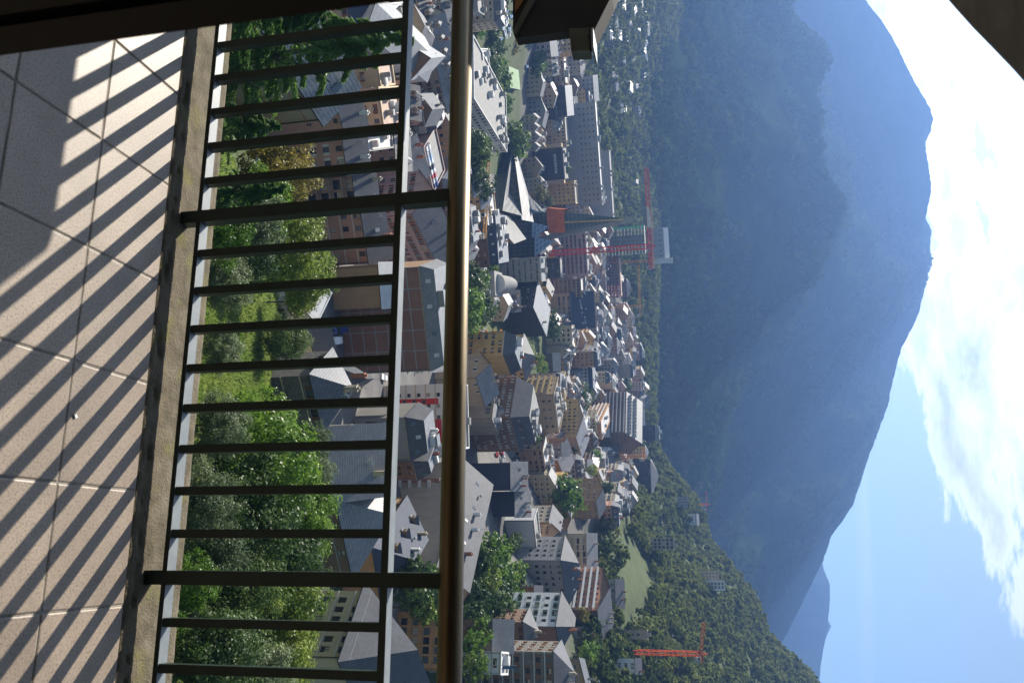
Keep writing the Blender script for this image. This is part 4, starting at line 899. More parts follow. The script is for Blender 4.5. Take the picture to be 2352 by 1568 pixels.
# ---------------------------------------------------------------- town: the buildings, near to far
B = building
SW = (1.2, 1.35, 3.1, 3.0)
B(70, 292, 616, 82, 'greybeige', 'gable', 3.6, 'slate_scale', 'grey rendered house with light scale slate roof half hidden by cedars', dr=92, dep=9, name='house', cat='house', win=(1.0, 0.8, 3.6, 3.0), rows=2, sky=3, chim=1, frame='d')
B(180, 312, 760, 176, 'salmon', 'gable', 3.4, 'slate', 'salmon apartment wing with small square windows and thin slate roof', dr=180, dep=11, win=(1.1, 1.0, 3.0, 3.1), top=1.2, chim=1, frame='b')
B(312, 400, 790, 182, 'salmon', 'gable', 3.4, 'slate', 'salmon apartment wing with grey window bands above the yellowing maple', dep=11, win=(1.2, 1.5, 3.0, 3.1), top=0.8, frame='b')
B(400, 470, 813, 184, 'salmon', 'gable', 3.4, 'slate', 'salmon apartment wing with deep brown balconies', dep=11, win=(2.2, 2.0, 2.7, 3.1), top=0.5, bal='F', bald=1.0, balw='brown', frame='b')
B(470, 606, 830, 186, 'salmon', 'gable', 3.6, 'slate', 'salmon apartment wing with lime trees before its wall', dr=188, dep=11, win=(1.2, 1.4, 3.0, 3.1), top=0.9, sky=1, frame='b')
B(606, 706, 872, 182, 'tan', 'gable', 2.4, 'white', 'blank beige gable wing at the end of the salmon block', dep=11, wins='', chim=0)
B(-40, 62, 792, 212, 'greybeige', 'hip', 4.5, 'slate_blue', 'blue slate roofed house behind the tallest cedar', dep=14, name='house', cat='house')
B(8, 70, 895, 252, 'white', 'flat', 0, 'white', 'white terraced building with pergola above the blue slate house', dep=14, units=4)
B(72, 196, 842, 214, 'white', 'gable', 3.0, 'zinc', 'long hall with ribbed zinc roof and pale wall', dr=262, xr=900, dep=13, wins='', chim=0, name='hall')
B(146, 200, 866, 222, 'cream', 'flat', 0, 'terrace', 'flat roofed annex with sunny terrace beside the zinc hall', dep=12, units=3)
B(200, 300, 868, 216, 'cream', 'flat', 0, 'terrace', 'pale low building with terraces between the hall and salmon block', dep=16, units=5)
B(98, 182, 936, 250, 'brown', 'gabley', 6.5, 'white', 'steep roofed house with glaring white slope and brown gable', dep=16, name='house', cat='house', chim=1)
B(218, 290, 968, 262, 'brown', 'gabley', 3.0, 'slate', 'brown fronted house with small salmon gable', dep=14, name='house', cat='house', win=(1.3, 1.4, 2.8, 3.0))
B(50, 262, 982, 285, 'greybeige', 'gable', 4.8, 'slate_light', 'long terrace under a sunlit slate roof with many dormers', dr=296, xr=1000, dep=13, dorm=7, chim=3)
B(20, 250, 1016, 312, 'grey', 'gable', 4.6, 'slate', 'long row building with slate roof behind the dormered terrace', dep=15, dorm=5, chim=3)
B(290, 348, 838, 214, 'grey', 'flat', 0, 'white', 'low building with dazzling white flat roof behind the salmon block', dep=20, units=3, wins='')
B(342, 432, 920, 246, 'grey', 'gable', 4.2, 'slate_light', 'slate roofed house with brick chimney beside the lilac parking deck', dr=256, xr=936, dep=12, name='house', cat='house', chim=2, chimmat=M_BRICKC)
DECK = B(338, 442, 972, 272, 'lilac', 'flat', 0, 'gravel', 'lilac grey building with cars parked on its roof deck', dr=278, xr=985, dep=18, units=0, wins='')
B(490, 642, 950, 224, 'lilac', 'gable', 5.0, 'slate', 'lilac apartment house with white framed windows and dark slate roof', dr=250, xr=1014, dep=15, win=(1.5, 1.5, 3.4, 3.0), top=1.0, sky=2, frame='w', chim=2)
B(770, 852, 985, 206, 'cream', 'shed', 2.6, 'slate_light', 'cream penthouse with terrace above the brick gable wall', dep=9, wins='F', win=(1.2, 1.0, 4.0, 3.0), chim=2, rows=1)
B(735, 822, 704, 138, 'white', 'gable', 2.4, 'slate', 'little slate roofed shed by the car park', dr=142, dep=6, name='shed', cat='shed', wins='', chim=0)
B(688, 738, 688, 124, 'white', 'shed', 1.6, 'white', 'small hut with bright white sheet roof among yellow shrubs', dr=130, xr=706, dep=5, name='shed', cat='shed', wins='', chim=0)
B(862, 986, 720, 113, 'stone', 'hip', 3.6, 'slate_shiny', 'old stone house with hipped slate roof above the grass slope', dr=117, xr=730, dep=8.5, name='stone_house', cat='house', win=(1.2, 1.5, 3.2, 2.9), rows=1, top=0.3, chim=1, frame='d')
B(838, 908, 765, 132, 'cream', 'hip', 5.0, 'slate_shiny', 'cream house with gleaming faceted slate roof behind the stone house', dep=8, name='house', cat='house', wins='', chim=1)
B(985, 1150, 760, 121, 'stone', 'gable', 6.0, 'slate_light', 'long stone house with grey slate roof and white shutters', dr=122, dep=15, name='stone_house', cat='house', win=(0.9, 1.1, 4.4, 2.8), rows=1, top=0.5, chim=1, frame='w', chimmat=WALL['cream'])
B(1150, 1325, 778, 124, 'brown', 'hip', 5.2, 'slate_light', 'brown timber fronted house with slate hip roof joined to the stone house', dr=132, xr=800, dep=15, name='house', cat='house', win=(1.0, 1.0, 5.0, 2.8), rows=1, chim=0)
WR = B(880, 1034, 1040, 240, 'white', 'flat', 0, 'gravel', 'white modern block with red painted panels and small windows', dep=16, win=(1.1, 1.0, 3.3, 3.0), top=1.0, frame='d', wallL='grey', rows=7)
B(958, 1058, 930, 198, 'grey', 'mans', 4.2, 'slate', 'plain grey house with mansard slate roof before the red panels', dr=202, xr=936, dep=11, wins='', sky=3, units=2, name='house', cat='house')
B(1058, 1102, 948, 208, 'brown', 'mans', 3.6, 'slate', 'narrow brown house with rows of small windows and skylights', dr=212, xr=958, dep=12, win=(1.0, 1.1, 1.9, 2.9), sky=3, name='house', cat='house')
B(1098, 1155, 1008, 236, 'brick', 'flat', 0, 'gravel', 'brick apartment house with white tiled balconies', dep=14, bal='F', balw='white', win=(1.8, 1.9, 3.0, 2.9))
B(1142, 1258, 938, 204, 'tan', 'hip', 6.5, 'slate_blue', 'weathered beige house with big dormered slate roof', dr=182, xr=909, dep=15, win=(1.0, 1.1, 4.2, 3.0), dorm=3, chim=2, skip=0.3, name='house', cat='house')
B(1357, 1516, 856, 150, 'cream', 'hip', 8.5, 'slate', 'large cream building with paired windows and broad slate roof', dr=142, xr=834, dep=24, win=(1.2, 1.6, 2.0, 3.3), top=1.1, rows=4, chim=0, ov=1.2, frame='d', sky=0)
B(1405, 1540, 1024, 214, 'orange', 'flat', 0, 'gravel', 'orange apartment block with grouped dark windows', dep=14, win=(1.7, 1.6, 2.2, 3.0), frame='d')
# beyond the handrail
B(112, 228, 1078, 340, 'white', 'flat', 0, 'zinc', 'pale wing of the hospital block with flat zinc roof', dep=34, units=8, win=(1.4, 1.2, 2.6, 3.2))
B(226, 350, 1088, 332, 'white', 'flat', 0, 'gravel', 'white hospital block with crowded roof plant and angled front', dr=386, xr=1156, dep=26, units=16, win=(1.8, 1.2, 3.0, 3.2), frame='d')
B(82, 130, 1262, 560, 'pink', 'gable', 3.5, 'zinc', 'pale pink hotel with five rows of windows by the park', dep=16, win=(1.7, 1.5, 3.2, 3.2), rows=6)
B(58, 132, 1288, 640, 'grey', 'shed', 3, 'zinc', 'wide grey hall roof behind the pale pink hotel', dep=40, wins='', name='hall')
B(134, 192, 1294, 600, 'beige', 'flat', 0, 'white', 'beige office block with six bands of windows', dep=16, win=(2.2, 1.2, 2.6, 3.2), rows=7, units=4)
B(198, 266, 1298, 592, 'dark', 'gable', 3.0, 'zinc', 'dark department store with pale frames and blue grey roof', dep=26, win=(5.0, 6.0, 6.5, 8.0), rows=1, chim=0)
B(270, 336, 1296, 612, 'cream', 'flat', 0, 'gravel', 'cream apartment house with tall windows beside the black bank', dep=14, win=(1.3, 1.8, 2.4, 3.2), frame='w')
BANK = B(338, 412, 1292, 590, 'dark', 'flat', 0, 'gravel', 'black glass bank building with white lettering', dep=22, wins='', wallL='beige', wallR='beige')
B(233, 472, 1366, 650, 'grey', 'flat', 0, 'white', 'very long grey building with four rows of windows', xr=1374, dr=652, dep=16, win=(1.5, 1.2, 4.2, 3.2), rows=4, top=2.0, units=10, base=gz(*at(1300, 350, 650)[:2])-2)
B(174, 232, 1362, 690, 'grey', 'gable', 3, 'zinc', 'grey wing left of the very long grey building', dep=14, win=(1.4, 1.1, 3.2, 3.1))
B(345, 508, 1398, 745, 'grey', 'flat', 0, 'gravel', 'low bluish terrace building on the slope above the very long block', xr=1406, dep=22, wins='', units=6)
B(415, 468, 1318, 600, 'yellow', 'flat', 0, 'gravel', 'yellow ochre block between the bank and the glass spire', dep=14, win=(1.2, 1.1, 2.6, 3.1), rows=5)
B(470, 512, 1330, 640, 'greybeige', 'flat', 0, 'gravel', 'grey beige block behind the orange construction netting', dep=14)
for i, (y, x, c) in enumerate(((282, 1226, 'pink'), (304, 1230, 'pink'), (327, 1228, 'lilac'), (262, 1226, 'cream'))):
    B(y, y+20, x, 545, c, 'gabley', 2.6, 'slate_light', ['pink house with pale gable in the riverside row', 'rose house in the middle of the riverside row', 'lilac house at the end of the riverside row by the willows', 'cream house at the start of the riverside row'][i], dep=10, name='house', cat='house', win=(1.0, 1.2, 1.9, 2.9))
B(488, 614, 1116, 386, 'brown', 'mans', 4.0, 'slate_blue', 'brown walled block with navy mansard and roof full of plant', xr=1122, dep=26, win=(1.6, 1.3, 3.4, 3.1), units=12, top=1.4, sky=6)
B(590, 646, 1240, 452, 'concrete', 'flat', 0, 'zinc', 'concrete block with rows of narrow slit windows', xr=1243, dep=18, win=(0.6, 0.9, 1.3, 3.2), top=1.6, rows=6, units=3, frame='d')
B(646, 706, 1236, 458, 'dark', 'shed', 4.0, 'zinc', 'dark clad block with sloping grey roof beside the slit window block', dr=440, xr=1224, dep=20, win=(1.6, 1.2, 2.4, 3.2), skip=0.3)
B(592, 638, 1285, 562, 'dark', 'flat', 0, 'gravel', 'dark glazed block behind the concrete slit window block', dep=14, win=(1.6, 1.6, 2.2, 3.0), frame='d')
B(530, 634, 1344, 640, 'lilac', 'flat', 0, 'gravel', 'broad beige block with continuous window bands behind the glass spire', xr=1348, dep=18, win=(3.0, 1.3, 3.3, 3.2), units=8)
B(639, 682, 1333, 602, 'brown', 'flat', 0, 'white', 'brown block with white french windows', xr=1335, dep=16, win=(1.4, 1.9, 2.0, 3.1), units=3)
B(672, 755, 1310, 600, 'beige', 'shed', 16.0, 'slate_blue', 'commercial building with huge dark slate slope dotted with skylights', xr=1314, dep=12, sky=28, chim=0, win=(3.0, 1.4, 3.6, 3.4), rows=3)
B(747, 791, 1312, 545, 'cream', 'flat', 0, 'white', 'cream block with sixteen windows on the meadow edge', dep=14, win=(1.7, 1.4, 3.0, 3.2), rows=4, top=1.4, units=4)
B(812, 852, 1270, 520, 'stone', 'gable', 4.0, 'slate_light', 'stone church nave with plain grey roof beside the meadow', dep=10, name='church', cat='church', wins='', chim=0)
B(792, 822, 1290, 540, 'greybeige', 'gabley', 4.0, 'slate_light', 'grey roofed parish house behind the stone nave', dep=16, name='house', cat='house', wins='')
B(806, 843, 1362, 602, 'tan', 'mans', 3.0, 'slate', 'brown apartment house with sunlit balconies on its left side', dep=20, bal='L', balw='white', win=(1.3, 1.4, 2.4, 3.1))
B(842, 895, 1350, 622, 'white', 'mans', 3.2, 'slate_blue', 'white modern apartment house with dark glazed bands', dep=18, win=(1.6, 1.6, 2.6, 3.1), frame='d')
B(864, 893, 1406, 735, 'cream', 'hip', 3, 'slate_light', 'cream house with balconies lit from the left in the upper town', dep=16, wins='L', bal='L', balw='terracotta')
B(876, 897, 1472, 862, 'pink', 'flat', 0, 'gravel', 'pale pink apartment tower at the foot of the wood', dep=12, win=(1.4, 1.3, 2.5, 3.0))
B(836, 868, 1446, 820, 'greybeige', 'mans', 3, 'slate', 'grey brown rounded house under the wooded hill', dep=14, wins='L')
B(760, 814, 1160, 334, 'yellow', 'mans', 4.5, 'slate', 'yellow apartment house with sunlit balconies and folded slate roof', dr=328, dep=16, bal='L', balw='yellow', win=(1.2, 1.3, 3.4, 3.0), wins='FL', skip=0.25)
B(812, 897, 1134, 338, 'greybeige', 'gable', 5.0, 'slate_light', 'low house with broad lit slate roof before the yellow building', dr=350, xr=1146, dep=14, name='house', cat='house', chim=2, sky=2)
B(808, 878, 1196, 374, 'yellow', 'hip', 4.5, 'slate', 'yellow house with slate hip roof beside the meadow', dr=384, xr=1202, dep=14, win=(1.2, 1.2, 2.6, 3.0), rows=3, chim=2)
B(866, 932, 1096, 300, 'beige', 'gable', 4.4, 'slate_light', 'beige house with lit slate roof seen just over the handrail', dr=312, xr=1108, dep=12, name='house', cat='house', win=(1.0, 1.2, 4, 3.0), rows=1, chim=2)
B(905, 962, 1136, 326, 'greybeige', 'flat', 0, 'zinc', 'low glazed rooftop house with large pane windows', dr=320, xr=1132, dep=12, win=(3.0, 2.0, 3.6, 3.2), frame='w', units=4, rows=1)
B(958, 1036, 1172, 330, 'brown', 'mans', 7.0, 'slate', 'brown house with deep dark slate mansard and dormers', dr=346, xr=1188, dep=22, dorm=4, win=(1.1, 1.3, 3.0, 3.0), units=6, topmat='gravel')
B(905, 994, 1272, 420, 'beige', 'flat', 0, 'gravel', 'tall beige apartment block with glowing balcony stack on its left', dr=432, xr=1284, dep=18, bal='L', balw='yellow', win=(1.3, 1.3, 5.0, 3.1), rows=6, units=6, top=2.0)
B(856, 896, 1276, 440, 'white', 'mans', 2.2, 'slate', 'white house with brown bays left of the tall beige block', dep=16, win=(1.3, 1.2, 3.0, 3.0), balw='brown', bal='F')
B(966, 1004, 1399, 700, 'white', 'flat', 0, 'white', 'white backed block behind the orange chequered facade', dep=12, wins='')
CHQ = B(926, 967, 1399, 702, 'orange', 'flat', 0, 'white', 'block with orange and white chequered sunny facade', dr=634, xr=1382, dep=14, win=(1.9, 1.5, 3.6, 3.0), frame='w', bal='F', bald=0.6, balw='white', brows=7)
B(955, 973, 1352, 572, 'white', 'flat', 0, 'white', 'narrow white block with sunny facade below the orange chequers', dr=540, xr=1345, dep=12, win=(1.3, 1.4, 2.6, 3.0))
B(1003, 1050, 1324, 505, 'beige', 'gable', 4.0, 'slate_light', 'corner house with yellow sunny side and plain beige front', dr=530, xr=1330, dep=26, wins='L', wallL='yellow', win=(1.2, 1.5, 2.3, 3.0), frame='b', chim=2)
HOTEL = B(994, 1042, 1438, 700, 'brown', 'gabley', 12.0, 'slate_light', 'big hotel with stacked balconies and white dormered roof slope', dr=722, xr=1447, dep=44, bal='L', balw='white', win=(1.3, 1.2, 3.0, 3.1), skip=0.2)
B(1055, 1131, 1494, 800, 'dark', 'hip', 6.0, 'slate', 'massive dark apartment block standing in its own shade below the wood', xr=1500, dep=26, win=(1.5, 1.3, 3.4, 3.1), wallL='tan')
B(976, 1012, 1504, 880, 'dark', 'mans', 4.0, 'slate_light', 'dark mansarded house high behind the hotel', dep=16, wins='FL')
B(1024, 1053, 1482, 852, 'yellow', 'hip', 3.0, 'slate_light', 'yellow house between the hotel and the massive dark block', dep=12)
B(1017, 1047, 1290, 452, 'lilac', 'gable', 3.4, 'slate', 'lilac house with slate roof behind the brown balcony block', dep=14, win=(1.4, 1.5, 4, 3.0), rows=2)
B(1033, 1090, 1246, 420, 'tan', 'flat', 0, 'white', 'brown balcony block with dense grid of loggias', dr=430, xr=1254, dep=16, win=(2.0, 1.6, 2.9, 2.9), top=0.8, bal='F', bald=0.8, balw='tan', units=6)
B(1052, 1102, 1280, 462, 'tan', 'shed', 5.0, 'slate_light', 'tan gabled house with slate slope facing the street', dr=492, xr=1306, dep=12, wins='', chim=2, name='house', cat='house')
B(1056, 1102, 1349, 560, 'greybeige', 'gable', 3.0, 'slate_light', 'beige house below the mountain road', dep=12, skip=.4)
B(1062, 1126, 1174, 320, 'navy', 'gable', 5.0, 'slate_light', 'slate clad blank walled house with grey lit roof', xr=1184, dep=16, wins='', sky=2, chim=3, name='house', cat='house')
B(1128, 1186, 1184, 326, 'navy', 'gable', 4.6, 'slate_light', 'second slate clad house next to the white chimney strip', xr=1190, dep=16, wins='', sky=2, chim=3, name='house', cat='house')
B(1060, 1300, 1070, 242, 'greybeige', 'gable', 6.5, 'slate', 'broad house with large worn slate roof and roof terraces', dr=216, xr=1024, dep=20, chim=3, sky=5, wins='')
B(1194, 1326, 1225, 346, 'white', 'flat', 0, 'gravel', 'long blank white retaining building above the garden trees', dr=360, xr=1250, dep=10, wins='', units=2)
B(1198, 1258, 1262, 378, 'greybeige', 'gabley', 4.0, 'slate', 'grey house with stepped slate gables over the white wall', dr=386, xr=1272, dep=13, chim=2, name='house', cat='house')
B(1240, 1288, 1262, 368, 'tan', 'gable', 4.2, 'slate', 'tan house with small window and dark roof over the white wall', dr=376, dep=10, skip=0.5, name='house', cat='house')
B(1286, 1396, 1290, 346, 'grey', 'hip', 5.5, 'slate', 'grey stone apartment house with many bays and slate hips', dr=362, xr=1318, dep=15, win=(1.5, 1.3, 3.0, 3.0), rows=5, chim=3, sky=3)
B(1225, 1320, 1348, 432, 'cream', 'gable', 4.5, 'slate_light', 'cream building with long window bands and slate roof', xr=1352, dep=14, win=(2.6, 1.2, 3.2, 3.0), rows=4, chim=3)
B(1150, 1190, 1370, 470, 'tan', 'gable', 3.5, 'slate', 'tan house with arched windows below the road', dr=482, xr=1376, dep=16, win=(1.1, 1.4, 2.2, 3.0), name='house', cat='house')
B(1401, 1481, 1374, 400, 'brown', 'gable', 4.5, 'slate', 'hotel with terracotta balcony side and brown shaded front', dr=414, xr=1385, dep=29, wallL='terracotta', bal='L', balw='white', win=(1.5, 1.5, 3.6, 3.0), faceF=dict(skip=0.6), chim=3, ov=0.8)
B(1330, 1396, 1414, 452, 'grey', 'gable', 4.0, 'slate', 'grey house under dark slate at the foot of the green meadow', dep=12, name='house', cat='house', chim=2)
B(1438, 1496, 1280, 282, 'brick', 'hip', 4.5, 'slate', 'white sided apartment house with red brick gable', dr=290, xr=1288, dep=15, wallL='white', wins='L', win=(1.3, 1.5, 3.3, 3.1), chim=2, frame='b')
B(1428, 1500, 1204, 268, 'brown', 'hip', 3.6, 'slate', 'brown house with rusty shutters before the brick gable', dr=272, xr=1210, dep=10, win=(1.1, 1.1, 2.6, 3.0), chim=1, name='house', cat='house')
B(1424, 1497, 1136, 236, 'stone', 'gable', 4.6, 'slate_light', 'old stone barn with sagging slate roof', dep=9, name='barn', cat='barn', wins='', chim=0)
B(1497, 1640, 1274, 246, 'stone', 'hip', 4.5, 'slate', 'tall rough stone building with rows of deep windows', xr=1286, dr=250, dep=14, win=(1.4, 1.4, 3.0, 3.0), top=1.0, frame='b', chim=2)
B(1496, 1549, 1150, 226, 'white', 'flat', 0, 'white', 'small white cubic house below the stone building', xr=1160, dep=9, win=(1.1, 1.0, 2.6, 2.9), name='house', cat='house', units=2)
B(1512, 1640, 1330, 302, 'tan', 'shedx', 5.0, 'slate', 'tan house with steep slate slope right behind the stone building', xr=1345, dep=14, win=(1.2, 1.0, 4.0, 3.0), name='house', cat='house', chim=2)
B(1346, 1396, 1228, 302, 'brown', 'gable', 2.2, 'slate', 'brown timber barn with white beams under the garden trees', xr=1238, dep=9, name='barn', cat='barn', wins='F', win=(1.6, 1.2, 2.2, 2.6), frame='w', chim=0)
B(1440, 1500, 1338, 390, 'grey', 'gable', 4.0, 'slate_light', 'grey slate roofed annex below the terracotta hotel', dep=10, name='house', cat='house')
B(1512, 1546, 1460, 425, 'white', 'gable', 2.6, 'slate', 'white cottage among trees by the red crane', dep=9, name='cottage', cat='house')
B(1446, 1468, 1486, 470, 'greybeige', 'flat', 0, 'gravel', 'small concrete hut at the meadow edge', dep=6, name='hut', cat='hut')
B(1332, 1356, 1664, 800, 'white', 'flat', 0, 'white', 'white villa with big windows high on the right hillside', dep=12, win=(2.4, 2.0, 3.0, 3.0), name='villa', cat='house', frame='d')
B(1310, 1330, 1650, 820, 'greybeige', 'flat', 0, 'gravel', 'low grey villa beside the white villa on the hillside', dep=10, name='villa', cat='house')
B(1234, 1262, 1548, 660, 'greybeige', 'flat', 0, 'zinc', 'unfinished frame house in the wood of the right hillside', dep=10, name='house', cat='house', win=(2.0, 2.0, 2.6, 3.0))
B(1180, 1205, 1600, 960, 'white', 'gable', 2.5, 'slate_light', 'pale house near the small red crane on the wooded crest', dep=10, name='house', cat='house')
B(1140, 1165, 1578, 930, 'grey', 'flat', 0, 'gravel', 'grey block below the small red crane on the wooded crest', dep=10)
# ---------------------------------------------------------------- town: fill of lesser houses in the gaps
def fill_houses():
    g = random.Random(23); wc = {'white': 'white', 'cream': 'cream', 'beige': 'beige', 'greybeige': 'grey beige', 'pink': 'pink', 'tan': 'tan', 'grey': 'grey', 'yellow': 'yellow', 'brown': 'brown', 'salmon': 'salmon'}
    rc = {'slate': 'dark slate', 'slate_light': 'grey slate', 'zinc': 'zinc', 'white': 'white', 'gravel': 'gravel'}
    kinds = {'gable': 'gabled', 'gabley': 'front gabled', 'hip': 'hipped', 'mans': 'mansard', 'flat': 'flat'}; n = 0; tries = 0
    while n < 300 and tries < 16000:
        tries += 1
        a = rad(g.uniform(-23, 12)); d = math.sqrt(g.uniform(205**2, 930**2)); x, y = d*math.sin(a), d*math.cos(a)
        if float(urban(np.array([x]), np.array([y]))[0]) < 0.95: continue
        if park(x, y) or d < (225 if a < rad(-6) else 350 if a < rad(-2) else 430): continue
        w = g.uniform(9, 18); dep = g.uniform(9, 14); r = math.hypot(w, dep)/2
        if any((x-bx)**2+(y-by)**2 < (r*0.72+br*0.72)**2 for bx, by, br in BUILT): continue
        far = d > 620; h = g.uniform(7, 13) if not far else g.uniform(8, 15)
        z0 = gz(x, y); wl = g.choice(['cream', 'beige', 'tan', 'yellow', 'salmon', 'white', 'cream', 'beige', 'greybeige', 'brown', 'pink', 'grey']); rm = g.choice(['slate', 'slate_light', 'slate', 'zinc']); rf = g.choice(['gable', 'gabley', 'gabley', 'hip', 'mans', 'flat'])
        if rf == 'flat': rm = g.choice(['gravel', 'white', 'zinc'])
        lab = f"{wc[wl]} town house with {kinds[rf]} {rc[rm]} roof near the {nearest_name(x, y)}"
        box_house(x, y, w, dep, h, g.uniform(-0.08, 0.52), wl, rf, g.uniform(2.5, 4.2), rm, lab, 'town houses of the valley', d)
        n += 1
    # scattered houses on the left hillside, their roofs catching the sun
    m = 0; tries = 0
    spots = [(Y, X) for Y, X in ((6, 1412), (14, 1428), (24, 1456), (30, 1440), (38, 1470), (52, 1410), (58, 1445), (62, 1464), (70, 1418), (84, 1420), (92, 1436), (98, 1480), (104, 1404), (118, 1478), (140, 1482), (146, 1430), (168, 1404), (172, 1478), (204, 1446), (210, 1460), (240, 1424), (252, 1432), (256, 1466), (340, 1548), (412, 1458), (20, 1398), (45, 1484), (78, 1398), (128, 1452), (190, 1412), (10, 1470), (66, 1486))]
    for Y, X in spots:
        # find where that sight line meets the hillside
        r = ray(X, Y); d = None
        for dd in np.arange(600, 1330, 6.0):
            p = at(X, Y, dd)
            if p[2] < gz(p[0], p[1])+5.5: d = dd; break
        if d is None: continue
        p = at(X, Y, d); w = g.uniform(9, 15)
        wl = g.choice(['white', 'cream', 'greybeige', 'grey']); rm = g.choice(['white', 'slate_light', 'zinc']); rf = g.choice(['gable', 'hip', 'gable'])
        box_house(p[0], p[1], w, g.uniform(8, 10), 6.5, g.uniform(-0.6, 0.6), wl, rf, 2.4, rm, f"{wc[wl]} chalet with {kinds[rf]} {rc[rm]} roof among trees on the left hillside", 'chalets on the left hillside', d); m += 1
    print('FILL', n, m)
def park(x, y):
    d = math.hypot(x, y); a = math.degrees(math.atan2(x, y))
    return (a < -11.5 and 385 < d < 550) or (-1.8 < a < 3.0 and 380 < d < 540) or (a > 11.5 and d < 305) or (-14.5 < a < -3.0 and 390 < d < 565)
def box_house(x, y, w, dep, h, yaw, wl, rf, rh, rm, lab, grp, d):
    c, s = math.cos(yaw), math.sin(yaw); fl = (x-c*w/2+s*dep/2, y-s*w/2-c*dep/2); z0 = min(gz(*fl), gz(x, y), gz(fl[0]+c*w, fl[1]+s*w))-0.8
    root = empty('house', (fl[0], fl[1], z0), yaw, lab, 'house', grp); mb = MB(); wins = []; hh = h+1.5
    for o, ux_, ln, inw, rz, on in (((0, 0), (1, 0), w, (0, 1), 0.0, 1), ((0, dep), (0, -1), dep, (1, 0), -math.pi/2, 1), ((w, 0), (0, 1), dep, (-1, 0), math.pi/2, 1), ((w, dep), (-1, 0), w, (0, -1), math.pi, 0)):
        R = grid_rects(ln, hh, dict(win=(1.15, 1.3, 2.8, 2.9), rows=4, skip=0.12)) if on else []
        for q in R: wins.append((o[0]+ux_[0]*(q[0]+q[1])/2+inw[0]*0.19, o[1]+ux_[1]*(q[0]+q[1])/2+inw[1]*0.19, q[2], q[1]-q[0], q[3]-q[2], rz))
        facade(mb, o, ux_, ln, 0.0, hh, R, inw)
    mb.build('wall', WALL[wl], root)
    if d < 450:
        for X_, Y_, z, ww, wh, rz in wins:
            if rz == math.pi/2: continue
            o = link_mesh('window', window_mesh(ww, wh, 'b', random.choice((0, 0, 1, 2))), root, (X_, Y_, z)); o.rotation_euler = (0, 0, rz)
    elif wins:
        b = MB()
        for X_, Y_, z, ww, wh, rz in wins:
            c, s = math.cos(rz), math.sin(rz); hw = ww/2; b.quad((X_-c*hw, Y_-s*hw, z), (X_+c*hw, Y_+s*hw, z), (X_+c*hw, Y_+s*hw, z+wh), (X_-c*hw, Y_-s*hw, z+wh))
        o = b.build('window_panes', M_GLASS, root); o['kind'] = 'stuff'
    roof_parts(root, rf, w, dep, hh, rh, rm, WALL[wl], dict(units=3, chim=2 if d < 700 else 1, dorm=2 if rf in ('gable', 'hip', 'mans') and d < 640 else 0, sky=1), d)
    for face in random.choice(('', '', 'L', 'FL')):
        for k in range(3):
            z = hh-0.9-1.3-0.35-k*2.9
            if z < 1.8: break
            b = MB(); ln = w if face == 'F' else dep
            if face == 'F': b.box((ln/2, -0.55, 0), (ln/2-0.5, 0.55, 0.09), 0); b.box((ln/2, -1.06, 0.56), (ln/2-0.5, 0.04, 0.44), 1)
            else: b.box((-0.55, ln/2, 0), (0.55, ln/2-0.5, 0.09), 0); b.box((-1.06, ln/2, 0.56), (0.04, ln/2-0.5, 0.44), 1)
            b.build('balcony', [WALL['concrete'], WALL[wl]], root, loc=(0, 0, z))
    BUILT.append((x, y, math.hypot(w, dep)/2))
# ---------------------------------------------------------------- landmarks
def V3(X, Y, d): return Vector(at(X, Y, d))
def gpt(X, Y, d, up=0.0):
    p = at(X, Y, d); return Vector((p[0], p[1], gz(p[0], p[1])+up))
def rel(mb, root, name, mats, smooth=False):
    o = mb.build(name, mats, smooth=smooth); o.parent = root; o.matrix_parent_inverse = Matrix.Translation(-Vector(root.location)); return o
def grid_glass(name, c, line, sx, sz, rough=0.15, spec=0.6):
    return brick_mat(name, c, tuple(q*0.8 for q in c), line, sx, sz, 0.02, rough, spec, offset=0.0, var=0.25)
G_DARK = grid_glass('glass_dark', (0.018, 0.024, 0.026), (0.05, 0.055, 0.05), 1.6, 3.2); G_BLUE = grid_glass('glass_blue', (0.12, 0.20, 0.29), (0.30, 0.34, 0.38), 2.2, 2.2)
G_GREY = grid_glass('panel_grey', (0.060, 0.072, 0.095), (0.15, 0.16, 0.18), 1.9, 1.9, 0.6, 0.3); G_WHITE = grid_glass('panel_white', (0.19, 0.187, 0.183), (0.29, 0.285, 0.28), 40.0, 1.8, 0.7, 0.2)
G_SPIRE = grid_glass('glass_spire', (0.020, 0.035, 0.030), (0.10, 0.11, 0.085), 6.0, 2.6, 0.2)
M_NET = mat('orange_net', (0.42, 0.085, 0.025), 0.8, col2=(0.75, 0.16, 0.03), scale=0.5)
def prism_to_ground(b, pts, mi_top, mi_side, zg):
    n = len(pts); lo = [Vector((p.x, p.y, zg)) for p in pts]; b.poly(pts, mi_top)
    for i in range(n):
        j = (i+1) % n; b.quad(pts[i], lo[i], lo[j], pts[j], mi_side)
